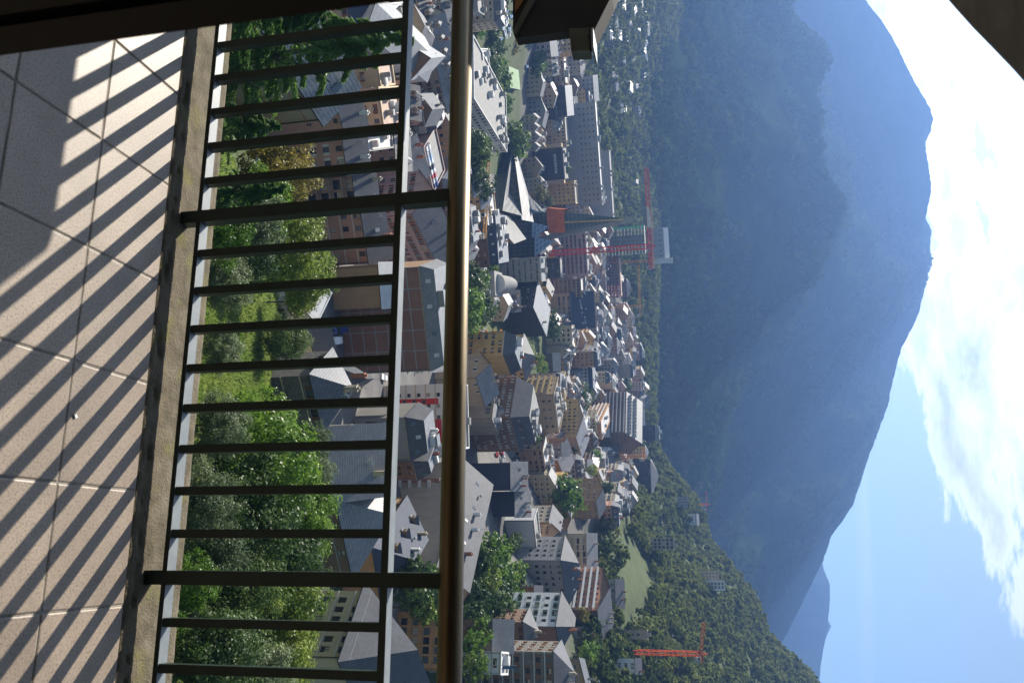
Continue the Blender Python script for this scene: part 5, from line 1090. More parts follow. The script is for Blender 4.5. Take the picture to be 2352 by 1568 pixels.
def spa():
    c = gpt(1200, 440, 520); zg = c.z-2
    r = empty('glass_spa', tuple(c), 0, 'spa of sharp glass wedges pointing left below the spire', 'building'); BUILT.append((c.x, c.y, 45))
    A, Bp, Cp, G = V3(1178, 330, 505), V3(1154, 484, 452), V3(1200, 496, 470), V3(1174, 434, 488)
    b = MB(); b.poly([A, Bp, G], 0); b.poly([Bp, Cp, G], 0); b.poly([A, G, Cp], 2); lo = [Vector((p.x, p.y, zg)) for p in (A, Bp, Cp)]
    b.quad(A, lo[0], lo[1], Bp, 1); b.quad(Bp, lo[1], lo[2], Cp, 1); b.quad(Cp, lo[2], lo[0], A, 1); rel(b, r, 'white_wedge', [G_WHITE, G_DARK, G_GREY])
    T2, Q, S, U = V3(1166, 281, 525), V3(1199, 505, 478), V3(1226, 510, 496), V3(1212, 441, 512)
    b = MB(); b.poly([T2, Q, S, U], 0); lo = [Vector((p.x, p.y, zg)) for p in (T2, Q, S, U)]
    for i in range(4):
        P = (T2, Q, S, U); b.quad(P[i], lo[i], lo[(i+1) % 4], P[(i+1) % 4], 1)
    rel(b, r, 'panel_wedge', [G_GREY, G_DARK])
    a1, a2, a3 = V3(1212, 441, 513), V3(1239, 487, 500), V3(1221, 480, 498)
    b = MB(); prism_to_ground(b, [a1, a3, a2], 0, 1, zg); rel(b, r, 'white_sail', [G_WHITE, G_BLUE])
    a1, a2, a3 = V3(1214, 448, 520), V3(1254, 488, 508), V3(1242, 484, 506)
    b = MB(); prism_to_ground(b, [a1, a3, a2], 0, 1, zg); rel(b, r, 'white_sail', [G_WHITE, G_BLUE])
    for (y0, y1, x0, xt, d) in ((510, 552, 1222, 1262, 528), (544, 590, 1228, 1274, 520)):
        b = MB(); e = [V3(x0, y0, d), V3(x0, y1, d-6), V3(x0+3, y1-8, d+16), V3(x0+3, y0+6, d+18)]; ap = V3(xt, y0+10, d+4)
        for i in range(4): b.poly([e[i], e[(i+1) % 4], ap], 0); q0, q1 = e[i], e[(i+1) % 4]; b.quad(q0, Vector((q0.x, q0.y, zg)), Vector((q1.x, q1.y, zg)), q1, 1)
        rel(b, r, 'glass_pyramid', [G_BLUE, G_DARK])
    b = MB(); prism_to_ground(b, [V3(1117, 490, 424), V3(1181, 560, 448), V3(1209, 549, 478), V3(1170, 496, 462)], 0, 1, zg); rel(b, r, 'concrete_ramp_roof', [WALL['concrete'], WALL['brown']])
    # spire
    d = 548; p = gpt(1260, 507, d); s = empty('glass_spire', tuple(p), 0, 'tall pointed dark glass spire wrapped in orange netting at its foot', 'tower'); BUILT.append((p.x, p.y, 14))
    z = lambda X, Y=507: at(X, Y, d)[2]; k = d/FPX
    def ring(X, yl, yr, dd): return [V3(X, yl, d-dd), V3(X, yr, d-dd), V3(X, yr, d+dd), V3(X, yl, d+dd)]
    R0, R1, R2 = ring(1225, 481, 533, 7.5), ring(1302, 487, 530, 6.5), ring(1422, 500, 506, 1.2)
    for R in (R0, R1, R2):
        zz = sum(q.z for q in R)/4
        for q in R: q.z = zz
    b = MB()
    for A_, B_ in ((R0, R1), (R1, R2)):
        for i in range(4): b.quad(A_[i], A_[(i+1) % 4], B_[(i+1) % 4], B_[i])
    b.poly(R2); rel(b, s, 'shaft', G_SPIRE)
    b = MB(); b.bar(V3(1178, 563, d-4), V3(1452, 503, d), 3.2, 2.2); b.bar(V3(1452, 503, d), V3(1466, 502.5, d), 0.5, 0.5); rel(b, s, 'leaning_fin', WALL['concrete'])
    b = MB(); b.bar(V3(1262, 513, d-8.2), V3(1432, 504.5, d-2), 0.8, 1.6); rel(b, s, 'gold_rib', WALL['yellow'])
    N0, N1 = ring(1262, 477, 535, 9.4), ring(1301, 480, 534, 9.0); b = MB()
    for R in (N0, N1):
        zz = sum(q.z for q in R)/4
        for q in R: q.z = zz
    for i in range(4): b.quad(N0[i], N0[(i+1) % 4], N1[(i+1) % 4], N1[i])
    rel(b, s, 'safety_net', M_NET)
spa()

def lattice(b, p, q, wd, bays, t, mi=0, tri=False):
    p = Vector(p); q = Vector(q); ax = (q-p).normalized(); up = Vector((0, 0, 1)) if abs(ax.z) < 0.9 else Vector((0, 1, 0)); s = ax.cross(up).normalized(); u = s.cross(ax).normalized()
    offs = [(-1, -1), (1, -1), (1, 1), (-1, 1)] if not tri else [(-1, -1), (1, -1), (0, 1)]
    ch = [(s*a+u*c)*(wd/2) for a, c in offs]
    for o in ch: b.bar(p+o, q+o, t, t, mi)
    for i in range(bays):
        a = p+(q-p)*(i/bays); c = p+(q-p)*((i+1)/bays)
        for k in range(len(ch)):
            o1, o2 = ch[k], ch[(k+1) % len(ch)]; b.bar(a+o1, c+o2, t*0.6, t*0.6, mi) if i % 2 else b.bar(a+o2, c+o1, t*0.6, t*0.6, mi)
def crane(X, Y, d, xtop, jl, jr, color, label, wd=2.0, tilt=0.0, jdir=None, panels=False, cab_side=1, apex=5.0, t=0.28):
    """tower crane: mast foot on the ground at (Y, d), jib reaching jl metres left and jr metres right of the mast"""
    top = V3(xtop, Y, d); g = gz(top.x, top.y); r = empty('tower_crane', (top.x, top.y, g), 0, label, 'crane')
    b = MB(); lattice(b, (top.x, top.y, g), top, wd, max(6, int((top.z-g)/(wd*1.5))), t); b.box((top.x, top.y, g+0.4), (wd*1.2, wd*1.2, 0.6)); rel(b, r, 'mast', color)
    jd = Vector(jdir if jdir else (-1, 0.0, 0)).normalized(); e1 = top+jd*jl+Vector((0, 0, tilt*jl)); e2 = top-jd*jr
    b = MB(); lattice(b, top+Vector((0, 0, 0.8)), e1+Vector((0, 0, 0.8)), wd*0.75, max(8, int(jl/(wd*1.3))), t*0.85, tri=True); rel(b, r, 'jib', color)
    b = MB(); lattice(b, top+Vector((0, 0, 0.8)), e2+Vector((0, 0, 0.8)), wd*0.7, max(4, int(jr/wd)), t*0.85); rel(b, r, 'counter_jib', color)
    if apex:
        ap = top+Vector((0, 0, apex)); b = MB(); b.bar(top+Vector((-wd*.4, 0, .8)), ap, t, t); b.bar(top+Vector((wd*.4, 0, .8)), ap, t, t); rel(b, r, 'apex', color)
        b = MB(); b.bar(ap, top+(e1-top)*0.7+Vector((0, 0, 1.3)), t*0.4, t*0.4); b.bar(ap, e2+Vector((0, 0, 1.3)), t*0.4, t*0.4); rel(b, r, 'tie_bar', M_METAL)
    b = MB(); q = e2-Vector((0, 0, 1.0)); b.box(tuple(q+jd*1.2), (1.4, 1.2, 1.5)); rel(b, r, 'counterweight', WALL['concrete'])
    b = MB(); q = top+Vector((cab_side*wd*0.9, -wd*0.6, -0.4)); b.box(tuple(q), (0.8, 0.9, 1.0), 0); b.box(tuple(q+Vector((0, -0.93, 0.2))), (0.6, 0.02, 0.6), 1); rel(b, r, 'cab', [WALL['white'], M_GLASS])
    if panels:
        b = MB(); a = top+jd*13+Vector((0, -1.4, 1.0)); c = top+jd*28+Vector((0, -1.4, 1.0)); hh = Vector((0, 0, 3.2)); b.quad(a-hh*.4, c-hh*.4, c+hh*.1, a+hh*0.6); rel(b, r, 'sign_panel', ROOF['white'])
    h = MB(); hk = top+jd*jl*0.55; h.bar(hk+Vector((0, 0, 0.2)), hk-Vector((0, 0, 12)), 0.08, 0.08); h.box(tuple(hk-Vector((0, 0, 12.4))), (0.4, 0.3, 0.5)); rel(h, r, 'hook', M_METAL)
    return r
C_RED = mat('crane_red', (0.58, 0.04, 0.03), 0.6, var=0.2, scale=0.4); C_YEL = mat('crane_yellow', (0.55, 0.27, 0.03), 0.6, var=0.2, scale=0.4); C_ORG = mat('crane_orange', (0.52, 0.22, 0.04), 0.6, var=0.2, scale=0.4); C_ORR = mat('crane_orange_red', (0.60, 0.09, 0.02), 0.6, var=0.2, scale=0.4)
crane(1210, 566, 600, 1490, 56, 16, C_RED, 'huge red tower crane rising beside the glass spire', wd=3.0, panels=True, jdir=(-1, 0.10, 0), t=0.55)
crane(1060, 487, 362, 1112, 27, 13, C_YEL, 'yellow tower crane close behind the handrail post', wd=1.6, jdir=(-1, 0.45, 0), apex=4.6, t=0.24)
crane(1400, 598, 850, 1500, 46, 8, C_ORG, 'orange crane between the unfinished towers and the church', wd=2.0, jdir=(-1, 0.1, 0), t=0.30)
crane(1384, 702, 780, 1468, 38, 10, C_YEL, 'ochre crane in front of the dark wood', wd=1.8, jdir=(-1, 0.15, 0), t=0.30)
crane(1400, 1048, 745, 1476, 14, 7, C_ORG, 'orange crane standing before the massive dark block', wd=2.2, jdir=(-0.4, 1, 0), t=0.34)
crane(1485, 1501, 455, 1606, 15, 4, C_ORR, 'bright orange red crane standing in the right hand wood', wd=1.9, tilt=0.14, jdir=(-1, 0.2, 0), apex=4.5, t=0.34)
crane(1594, 1158, 1040, 1622, 16, 8, C_ORR, 'tiny red and white crane on the wooded crest', wd=1.6, jdir=(-1, 0.1, 0), apex=5, t=0.36)

def frame_building(yl, yr, xt, d, dep, label, slab_m, col_m, net=None, deck=None, sto=3.3, bay=5.0):
    FL, FR = V3(xt, yl, d), V3(xt, yr, d); w = (Vector((FR.x, FR.y, 0))-Vector((FL.x, FL.y, 0))).length; ang = math.atan2(FR.y-FL.y, FR.x-FL.x)
    z0 = gz(FL.x, FL.y)-1; h = FL.z-z0; r = empty('unfinished_building', (FL.x, FL.y, z0), ang, label, 'building'); BUILT.append((FL.x+math.cos(ang)*w/2, FL.y+dep/2, max(w, dep)*0.6))
    n = int(h/sto)
    for i in range(n+1):
        b = MB(); b.box((w/2, dep/2, h-i*sto-0.14), (w/2, dep/2, 0.14)); b.build('floor_slab', slab_m, r)
    nx = int(w/bay)
    for i in range(nx+1):
        for y in (0.3, dep-0.3):
            b = MB(); b.box((0.3+i*(w-0.6)/nx, y, h/2-0.3), (0.22, 0.22, h/2)); b.build('column', col_m, r)
    b = MB(); b.box((w*0.5, dep*0.55, h/2), (w*0.18, dep*0.2, h/2-0.3)); b.build('core', WALL['concrete'], r)
    if net:
        for i in range(n):
            b = MB(); z = h-i*sto-0.3; b.quad((-0.25, 0.2, z-sto+0.9), (-0.25, dep*0.6, z-sto+0.9), (-0.05, dep*0.6, z), (-0.05, 0.2, z)); b.quad((-0.25, -0.1, z-sto+0.9), (2.0, -0.1, z-sto+0.9), (2.0, -0.05, z), (-0.25, -0.05, z)); b.build('net_panel', net, r)
    if deck:
        b = MB(); b.box((w/2, dep/2, h+0.5), (w/2-1, dep/2-2, 0.4)); b.build('deck', deck, r)
    return r
M_GREEN = mat('green_net', (0.03, 0.42, 0.20), 0.8); M_REDOX = mat('red_steel', (0.28, 0.06, 0.05), 0.7)
frame_building(518, 583, 1479, 830, 18, 'unfinished concrete tower with turquoise nets on its edge', WALL['concrete'], mat('pale_green_prop', (0.30, 0.42, 0.38), 0.7), M_GREEN, sto=3.3, bay=3.4)
frame_building(590, 682, 1420, 800, 16, 'unfinished low building of dark red scaffolding', M_REDOX, M_REDOX, None, ROOF['terrace'], sto=3.0, bay=2.8)

def hill_church():
    p = gpt(1500, 560, 1000); r = empty('hill_church', tuple(p), 0, 'white walled church with pointed bell tower on the wooded hill', 'church'); BUILT.append((p.x, p.y, 22))
    a, c = V3(1524, 522, 1000), V3(1528, 592, 1000); b = MB(); z0 = p.z-4
    dpt = Vector((0, 14, 0)); b.add([Vector((a.x, a.y, z0)), Vector((c.x, c.y, z0)), c, a, Vector((a.x, a.y, z0))+dpt, Vector((c.x, c.y, z0))+dpt, c+dpt, a+dpt], [(0, 1, 2, 3), (1, 5, 6, 2), (5, 4, 7, 6), (4, 0, 3, 7)]); rel(b, r, 'nave_wall', WALL['grey'])
    b = MB(); m1, m2 = (a+a+dpt)/2+Vector((0, 0, 5)), (c+c+dpt)/2+Vector((0, 0, 5)); b.quad(a-Vector((0, .6, .4)), c-Vector((0, .6, .4)), m2, m1); b.quad(m1, m2, c+dpt, a+dpt); b.poly([a, m1, a+dpt]); b.poly([c, c+dpt, m2]); rel(b, r, 'nave_roof', ROOF['white'])
    for i in range(6):
        q = a+(c-a)*((i+0.5)/6)-Vector((0, 0.05, 4)); b = MB(); b.quad(q+Vector((-.7, 0, -2)), q+Vector((.7, 0, -2)), q+Vector((.7, 0, 1)), q+Vector((-.7, 0, 1))); rel(b, r, 'window', M_GLASS)
    t = V3(1546, 597, 1000); b = MB(); b.box((t.x, t.y+3, (t.z+z0)/2), (3, 3, (t.z-z0)/2)); rel(b, r, 'bell_tower', WALL['white'])
    b = MB(); e = [t+Vector((x, y+3, 0)) for x, y in ((-3.3, -3.3), (3.3, -3.3), (3.3, 3.3), (-3.3, 3.3))]; ap = t+Vector((0, 3, 12))
    for i in range(4): b.poly([e[i], e[(i+1) % 4], ap])
    rel(b, r, 'tower_spire', ROOF['slate']); b = MB(); b.bar(ap, ap+Vector((0, 0, 5)), 0.3, 0.3); rel(b, r, 'finial', M_METAL)
hill_church()

def dome_hall():
    c = gpt(1120, 650, 372); r = empty('vaulted_hall', tuple(c), 0, 'concrete hall with quarter vault and flat pale roofs among trees', 'building'); BUILT.append((c.x, c.y, 18))
    k = 372/FPX; q = V3(1156, 650, 372); b = MB(); n = 18; R = 5.0
    rows = []
    for i in range(n+1):
        a = math.pi*i/n; rows.append([(q.x+math.cos(a)*R*0.85, q.y+6-4*t_, q.z-3+math.sin(a)*R*(1-0.25*t_)) for t_ in np.linspace(-1.6, 1.2, 6)])
    vs = [v for rw in rows for v in rw]; fs = [(i*6+j, (i+1)*6+j, (i+1)*6+j+1, i*6+j+1) for i in range(n) for j in range(5)]
    b.add(vs, fs); rel(b, r, 'vault', WALL['concrete'], True)
    b = MB(); b.poly([rw[-1] for rw in rows]); rel(b, r, 'end_wall', WALL['white'])
    b = MB(); b.box((q.x, q.y+4, (q.z-3+c.z)/2-2), (5.5, 8, (q.z-3-c.z)/2+2)); rel(b, r, 'hall_wall', WALL['concrete'])
    for (y0, y1, x0, d, hx, hy) in ((640, 670, 1118, 366, 5.5, 5), (672, 705, 1108, 360, 5.0, 5)):
        p = V3(x0, (y0+y1)/2, d); b = MB(); b.box((p.x, p.y, p.z), (hx, hy, 0.35), 0); b.box((p.x, p.y, (p.z+c.z)/2-1.4), (hx-0.4, hy-0.4, (p.z-c.z)/2+1), 1); b.box((p.x+1.5, p.y-1, p.z+0.6), (0.9, 0.7, 0.25), 1); rel(b, r, 'side_room', [ROOF['white'], WALL['concrete']])
dome_hall()

# brick party wall with its concrete frame
PW = building(612, 852, 964, 188, 'brick', 'mans', 3.0, 'slate_light', 'tall blank brick wall with concrete frame rising over the car park', dr=192, xr=973, dep=14, wins='', units=3, wallL='tan', sky=4)
def frame_on(root, nx, sto):
    w, h, dep = DIM[root.name]
    for i in range(int(h/sto)): b = MB(); b.box((w/2, -0.02, h-0.3-i*sto), (w/2-0.02, 0.035, 0.14)); b.build('floor_beam', WALL['concrete'], root)
    for i in range(nx+1): b = MB(); b.box((0.16+i*(w-0.32)/nx, -0.03, h/2), (0.13, 0.035, h/2-0.02)); b.build('frame_column', WALL['concrete'], root)
frame_on(PW, 5, 3.1)
def red_panels():
    w, h, dep = DIM[WR.name]; k = 240/FPX
    for (y0, y1, xa, xb) in ((914, 928, 905, 1003), (964, 1024, 952, 1010)):
        x0, x1 = (y0-880)*k, (y1-880)*k; z0, z1 = h-(1040-xa)*k, h-(1040-xb)*k
        b = MB(); b.box(((x0+x1)/2, -0.03, (z0+z1)/2), ((x1-x0)/2, 0.025, (z1-z0)/2)); p = b.build('red_panel', WALL['red'], WR)
        n = 1 if x1-x0 < 3 else 2
        for i in range(n):
            for j in range(3): link_mesh('window', window_mesh(1.1, 1.0, 'd', 0), p, (x0+(x1-x0)*(i+0.5)/n, -0.06, z0+1.2+j*3.0)) if z0+2.4+j*3 < z1 else None
red_panels()
def bank_sign():
    w, h, dep = DIM[BANK.name]; k = 590/FPX
    cu = bpy.data.curves.new('letters', 'FONT'); cu.body = 'ANDBANK'; cu.size = 2.75; cu.extrude = 0.05; cu.align_x = 'CENTER'
    tmp = bpy.data.objects.new('letters', cu); COL.objects.link(tmp); dg = bpy.context.evaluated_depsgraph_get(); me = bpy.data.meshes.new_from_object(tmp.evaluated_get(dg)); bpy.data.objects.remove(tmp)
    me.materials.clear(); me.materials.append(mat('white_letters', (0.85, 0.85, 0.85), 0.5)); xs = [v.co.x for v in me.vertices]; sx = (396-351)*k/(max(xs)-min(xs))
    o = link_mesh('lettering', me, BANK, ((373.5-338)*k, -0.16, h-(1292-1270)*k)); o.rotation_euler = (math.pi/2, 0, 0); o.scale = (sx, 1.0, 1)
    n = 9
    for i in range(n+1): b = MB(); b.box((i*w/n, -0.04, h/2), (0.08, 0.05, h/2-0.3)); b.build('mullion', M_FRAMED, BANK)
    for i in range(6): b = MB(); b.box((w/2, -0.05, h-1-i*3.6), (w/2, 0.05, 0.08)); b.build('transom', M_FRAMED, BANK)
    b = MB(); b.quad((0.3, -0.02, 0.5), (w-0.3, -0.02, 0.5), (w-0.3, -0.02, h-0.4), (0.3, -0.02, h-0.4)); b.build('glass_front', M_GLASS, BANK)
    for x in (-1.4, w+1.4): b = MB(); b.box((x, 2, h/2-0.5), (1.35, 3, h/2)); b.build('side_pier', WALL['beige'], BANK)
bank_sign()

# ---------------------------------------------------------------- vehicles
PAINT = {k: mat('car_paint_'+k, c, 0.25, spec=0.6) for k, c in (('white', (0.75, 0.75, 0.74)), ('blue', (0.02, 0.05, 0.22)), ('silver', (0.42, 0.43, 0.45)), ('black', (0.015, 0.015, 0.018)), ('red', (0.45, 0.03, 0.02)), ('pale_blue', (0.35, 0.48, 0.62)))}
M_TYRE = mat('tyre', (0.02, 0.02, 0.02), 0.9); M_LAMP = mat('headlamp', (0.7, 0.7, 0.68), 0.2)
def car_meshes(L=4.3, Wd=1.75, H=1.48, van=False):
    prof = [(-L/2, 0.35), (-L/2, 0.75), (-L/2+0.1, 0.95), (-L*0.20, 1.0), (-L*0.06, H-0.03), (L*0.22, H), (L*0.40, 1.02), (L/2-0.02, 0.95), (L/2, 0.4)] if not van else [(-L/2, 0.35), (-L/2, 0.9), (-L*0.40, 1.1), (-L*0.28, H-0.05), (-L*0.2, H), (L/2-0.1, H), (L/2, 1.2), (L/2, 0.4)]
    ins = [0.0 if z < 1.03 else 0.17 for x, z in prof]
    b = MB(); n = len(prof); vs = [(-(Wd/2-i), x, z) for (x, z), i in zip(prof, ins)]+[((Wd/2-i), x, z) for (x, z), i in zip(prof, ins)]
    b.add(vs, [tuple(range(n-1, -1, -1)), tuple(range(n, 2*n))]+[(i, (i+1) % n, (i+1) % n+n, i+n) for i in range(n)])
    me_body = b
    g = MB(); zc = (1.03+H)/2-0.02
    if not van: top = [p for p in prof if p[1] > 1.03]; g.quad((-Wd/2+0.13, -L*0.17, 1.045), (Wd/2-0.13, -L*0.17, 1.045), (Wd/2-0.2, -L*0.07, H-0.07), (-Wd/2+0.2, -L*0.07, H-0.07))
    else: g.quad((-Wd/2+0.13, -L*0.40-.03, 1.15), (Wd/2-0.13, -L*0.40-.03, 1.15), (Wd/2-0.2, -L*0.30, H-0.12), (-Wd/2+0.2, -L*0.30, H-0.12))
    g.quad((Wd/2-0.2, L*0.25, H-0.06), (-Wd/2+0.2, L*0.25, H-0.06), (-Wd/2+0.15, L*0.375, 1.08), (Wd/2-0.15, L*0.375, 1.08)) if not van else None
    for s in (-1, 1): x = s*(Wd/2-0.115); g.quad((x, -L*0.13, 1.06), (x, L*0.30, 1.06), (s*(Wd/2-0.16), L*0.2, H-0.08), (s*(Wd/2-0.16), -L*0.05, H-0.08))
    w = MB(); w.tube([(-0.1, 0, 0), (0.1, 0, 0)], 0.32, 12)
    l = MB(); l.box((0, 0, 0), (0.2, 0.03, 0.08))
    return b, g.mesh('car_windows', M_GLASS), w.mesh('wheel', M_TYRE), l.mesh('headlight', M_LAMP), L, Wd
CARM = {False: car_meshes(), True: car_meshes(4.9, 1.9, 2.0, True)}; _cb = {}
def car(p, yaw, col, label, group=None, van=False, parent=None, detail=True):
    b, g, w, l, L, Wd = CARM[van]
    if (col, van) not in _cb: _cb[(col, van)] = b.mesh('car_body', PAINT[col])
    r = empty('parked_van' if van else 'parked_car', tuple(p), yaw, label, 'van' if van else 'car', group)
    link_mesh('car_body', _cb[(col, van)], r); link_mesh('car_windows', g, r)
    if detail:
        for sx in (-1, 1):
            for sy in (-1, 1): link_mesh('wheel', w, r, (sx*(Wd/2-0.1), sy*L*0.31, 0.32))
            link_mesh('headlight', l, r, (sx*(Wd/2-0.35), -L/2+0.0, 0.68))
    return r
car(gpt(768, 782, 180, 0.03), 0.05, 'white', 'white car with dark glass roof parked below the brick wall')
car(gpt(771, 757, 182, 0.03), 0.1, 'blue', 'dark blue van parked next to the white car', van=True)
car(gpt(742, 806, 172, 0.03), 1.3, 'pale_blue', 'pale blue car partly hidden behind the slate shed')
def motorbike(p, yaw, label):
    r = empty('motorbike', tuple(p), yaw, label, 'motorbike', 'motorbikes in the car park')
    for y in (-0.68, 0.68): b = MB(); b.tube([(-0.06, y, 0.3), (0.06, y, 0.3)], 0.3, 12); b.build('wheel', M_TYRE, r)
    b = MB(); b.box((0, 0.05, 0.55), (0.13, 0.45, 0.17)); b.build('engine_block', M_METAL, r)
    b = MB(); b.box((0, 0.35, 0.80), (0.15, 0.38, 0.06)); b.build('seat', M_TYRE, r)
    b = MB(); b.tube([(0, -0.68, 0.3), (0, -0.45, 0.95)], 0.04, 6); b.bar((-0.35, -0.42, 1.0), (0.35, -0.42, 1.0), 0.04, 0.04); b.build('handlebar', M_METAL, r)
    b = MB(); b.box((0, -0.18, 0.82), (0.15, 0.25, 0.12)); b.build('tank', PAINT['red'], r)
for i in range(3): motorbike(gpt(752-i*3, 786+i*7, 174-i, 0.02), 1.2+0.1*i, 'small motorbike leaning in the car park row')
w_, h_, dp_ = DIM[DECK.name]; mw = DECK.matrix_basis.copy()
for i in range(9):
    p = mw @ Vector((1.6+i*(w_-3.2)/8, 3.2 if i % 4 else 3.6, h_-0.33)); cc_ = ['white', 'silver', 'pale_blue', 'white', 'black', 'white', 'red', 'silver', 'blue'][i]; car(p, DECK.rotation_euler.z+random.choice((0, math.pi)), cc_, cc_.replace('_', ' ')+' car parked in the row on the lilac roof deck', 'cars on the roof deck', detail=True)
for i in range(16):
    p = gpt(1165+random.uniform(-10, 12), 28+i*4.0, 470+random.uniform(-16, 16), 0.05); cc_ = random.choice(['white', 'silver', 'black', 'pale_blue']); car(p, random.choice((0.4, 1.9)), cc_, 'small '+cc_.replace('_', ' ')+' car in the car park beyond the park trees', 'cars in the far car park', detail=False)
for i in range(14):
    Y = 985+i*11; p = gpt(1392, Y, 690-i*6+random.uniform(-4, 4), 0.05); cc_ = random.choice(['white', 'silver', 'black', 'red']); car(p, 1.2, cc_, cc_+' car on the mountain road behind the town roofs', 'cars on the mountain road', detail=False)

# ---------------------------------------------------------------- town greenery
TOWN_TREES = [
 # X, Y, d, r, kind, text
 (1095, 12, 395, 6, 'dark', 'dark park tree left of the hospital'), (1112, 50, 415, 6, 'dark', ''), (1128, 86, 430, 6.5, 'dark', ''), (1096, 66, 398, 5, 'walnut', ''), (1120, 130, 425, 6.5, 'dark', ''), (1132, 160, 440, 6, 'dark', ''), (1140, 30, 450, 7, 'dark', ''),
 (1150, 150, 455, 4.5, 'walnut', ''), (1160, 185, 470, 5, 'walnut', ''), (1158, 240, 480, 6, 'walnut', ''), (1142, 205, 450, 4, 'lime', ''), (1178, 105, 500, 5, 'yellow', ''), (1170, 60, 490, 4.5, 'dark', ''), (1150, 110, 456, 5, 'dark', ''), (1150, 5, 455, 6, 'dark', ''), (1195, 75, 520, 4, 'lime', ''),
 (1238, 138, 560, 7, 'walnut', 'green tree between pink hotel and beige offices'), (1234, 160, 556, 5, 'walnut', ''), (1192, 320, 505, 8, 'lime', 'wide light tree over the tip of the glass wedge'), (1188, 345, 500, 6, 'walnut', ''), (1180, 300, 500, 6, 'lime', ''), (1300, 388, 606, 5, 'dark', 'dark tree right of the black bank'), (1244, 444, 530, 5, 'yellow', 'yellowish tree behind the glass wedges'), (1262, 462, 545, 4, 'dark', ''),
 (1092, 325, 330, 6, 'dark', 'drooping dark tree before the hospital corner'), (1106, 350, 340, 6.5, 'dark', ''), (1096, 415, 345, 8, 'dark', 'big dark tree under the yellow crane jib'), (1090, 385, 340, 5, 'dark', ''), (1100, 370, 350, 4, 'walnut', ''),
 (1086, 630, 325, 6, 'dark', 'dark garden tree below the vaulted hall'), (1090, 660, 318, 6, 'dark', ''), (1108, 700, 335, 7, 'dark', ''), (1088, 690, 310, 5, 'walnut', ''), (1100, 725, 325, 6, 'dark', ''), (1082, 740, 305, 5, 'walnut', ''), (1120, 712, 345, 5, 'dark', ''), (1112, 640, 350, 3.5, 'walnut', ''), (1134, 622, 385, 3, 'walnut', ''),
 (1236, 742, 490, 6, 'walnut', 'bushy tree at the top of the town meadow'), (1262, 735, 515, 8, 'dark', 'large dark tree above the town meadow'), (1270, 755, 525, 7, 'dark', ''), (1232, 722, 480, 5, 'walnut', ''), (1210, 800, 420, 4, 'walnut', 'small tree at the lower edge of the town meadow'), (1236, 830, 455, 4.5, 'lime', ''), (1246, 846, 470, 4, 'walnut', ''), (1284, 862, 540, 5, 'dark', 'dark tree beside the stone nave'),
 (1330, 905, 600, 9, 'dark', 'dark grove between white modern house and orange chequers'), (1348, 915, 640, 8, 'dark', ''), (1336, 925, 610, 7, 'dark', ''), (1345, 895, 630, 6, 'walnut', ''), (1304, 1140, 428, 10, 'walnut', 'large bright green tree among the slate roofs'), (1296, 1122, 436, 8, 'dark', ''), (1230, 1005, 398, 4, 'dark', 'small tree right of the tall beige block'), (1320, 1025, 520, 4, 'dark', ''), (1366, 1048, 600, 6, 'walnut', 'round tree by the mountain road'), (1396, 1120, 560, 6, 'dark', ''), (1386, 1155, 540, 4, 'dark', ''), (1360, 1080, 560, 4, 'lime', ''),
 (1122, 1262, 268, 6, 'walnut', 'garden tree behind the broad worn slate roof'), (1142, 1285, 280, 6, 'walnut', ''), (1108, 1290, 262, 5, 'dark', ''), (1180, 1318, 312, 5.5, 'walnut', 'round garden tree before the long white wall'), (1165, 1340, 300, 5, 'walnut', ''), (1192, 1345, 315, 4.5, 'dark', ''), (1120, 1330, 268, 5, 'lime', ''), (1150, 1372, 285, 6.5, 'dark', ''), (1182, 1385, 300, 6.5, 'walnut', ''), (1132, 1395, 266, 6, 'dark', ''), (1160, 1410, 280, 6, 'dark', ''), (1098, 1370, 252, 5.5, 'dark', ''), (1090, 1420, 240, 5, 'dark', ''), (1108, 1450, 236, 4, 'walnut', ''), (1172, 1255, 330, 4, 'dark', ''), (1186, 1240, 340, 3.5, 'dark', ''), (1086, 1480, 225, 4, 'walnut', ''), (1090, 1530, 220, 4, 'lime', ''), (960, 1345, 190, 6, 'dark', 'dark garden tree beside the cream building roof'), (985, 1370, 200, 6, 'dark', ''), (1000, 1350, 205, 5, 'walnut', ''), (975, 1395, 196, 4, 'lime', ''),
 (1410, 1440, 470, 6, 'dark', 'tree at the foot of the meadow by the terracotta hotel'), (1402, 1420, 460, 6, 'dark', ''), (1395, 1490, 430, 7, 'dark', ''), (1400, 1520, 430, 7, 'walnut', ''), (1420, 1500, 450, 7, 'dark', ''), (1390, 1550, 410, 7, 'walnut', ''), (1370, 1520, 390, 6, 'dark', ''), (1440, 1530, 460, 6, 'lime', 'bright yellow green tree beside the white cottage'), (1430, 1560, 440, 7, 'dark', ''), (1352, 1500, 370, 5, 'walnut', ''), (1340, 1410, 360, 3, 'yellow', ''), (1270, 1400, 330, 3, 'walnut', ''), (1440, 885, 820, 7, 'dark', ''), (1425, 935, 760, 8, 'dark', ''), (1470, 1025, 860, 7, 'dark', ''),
]
for X, Y, d, r, kind, text in TOWN_TREES:
    t = near_tree(kind, X, Y, d, r, text or 'tree', lod=1, group='trees between the town buildings' if not text else None, name='town_tree')
    if not text: TO_NAME.append((t, {'dark': 'dark green tree', 'walnut': 'fresh green tree', 'lime': 'light green tree', 'yellow': 'yellowish tree'}[kind]+' growing near the %s'))
for t, txt in TO_NAME: t['label'] = txt % nearest_name(t.location.x, t.location.y)

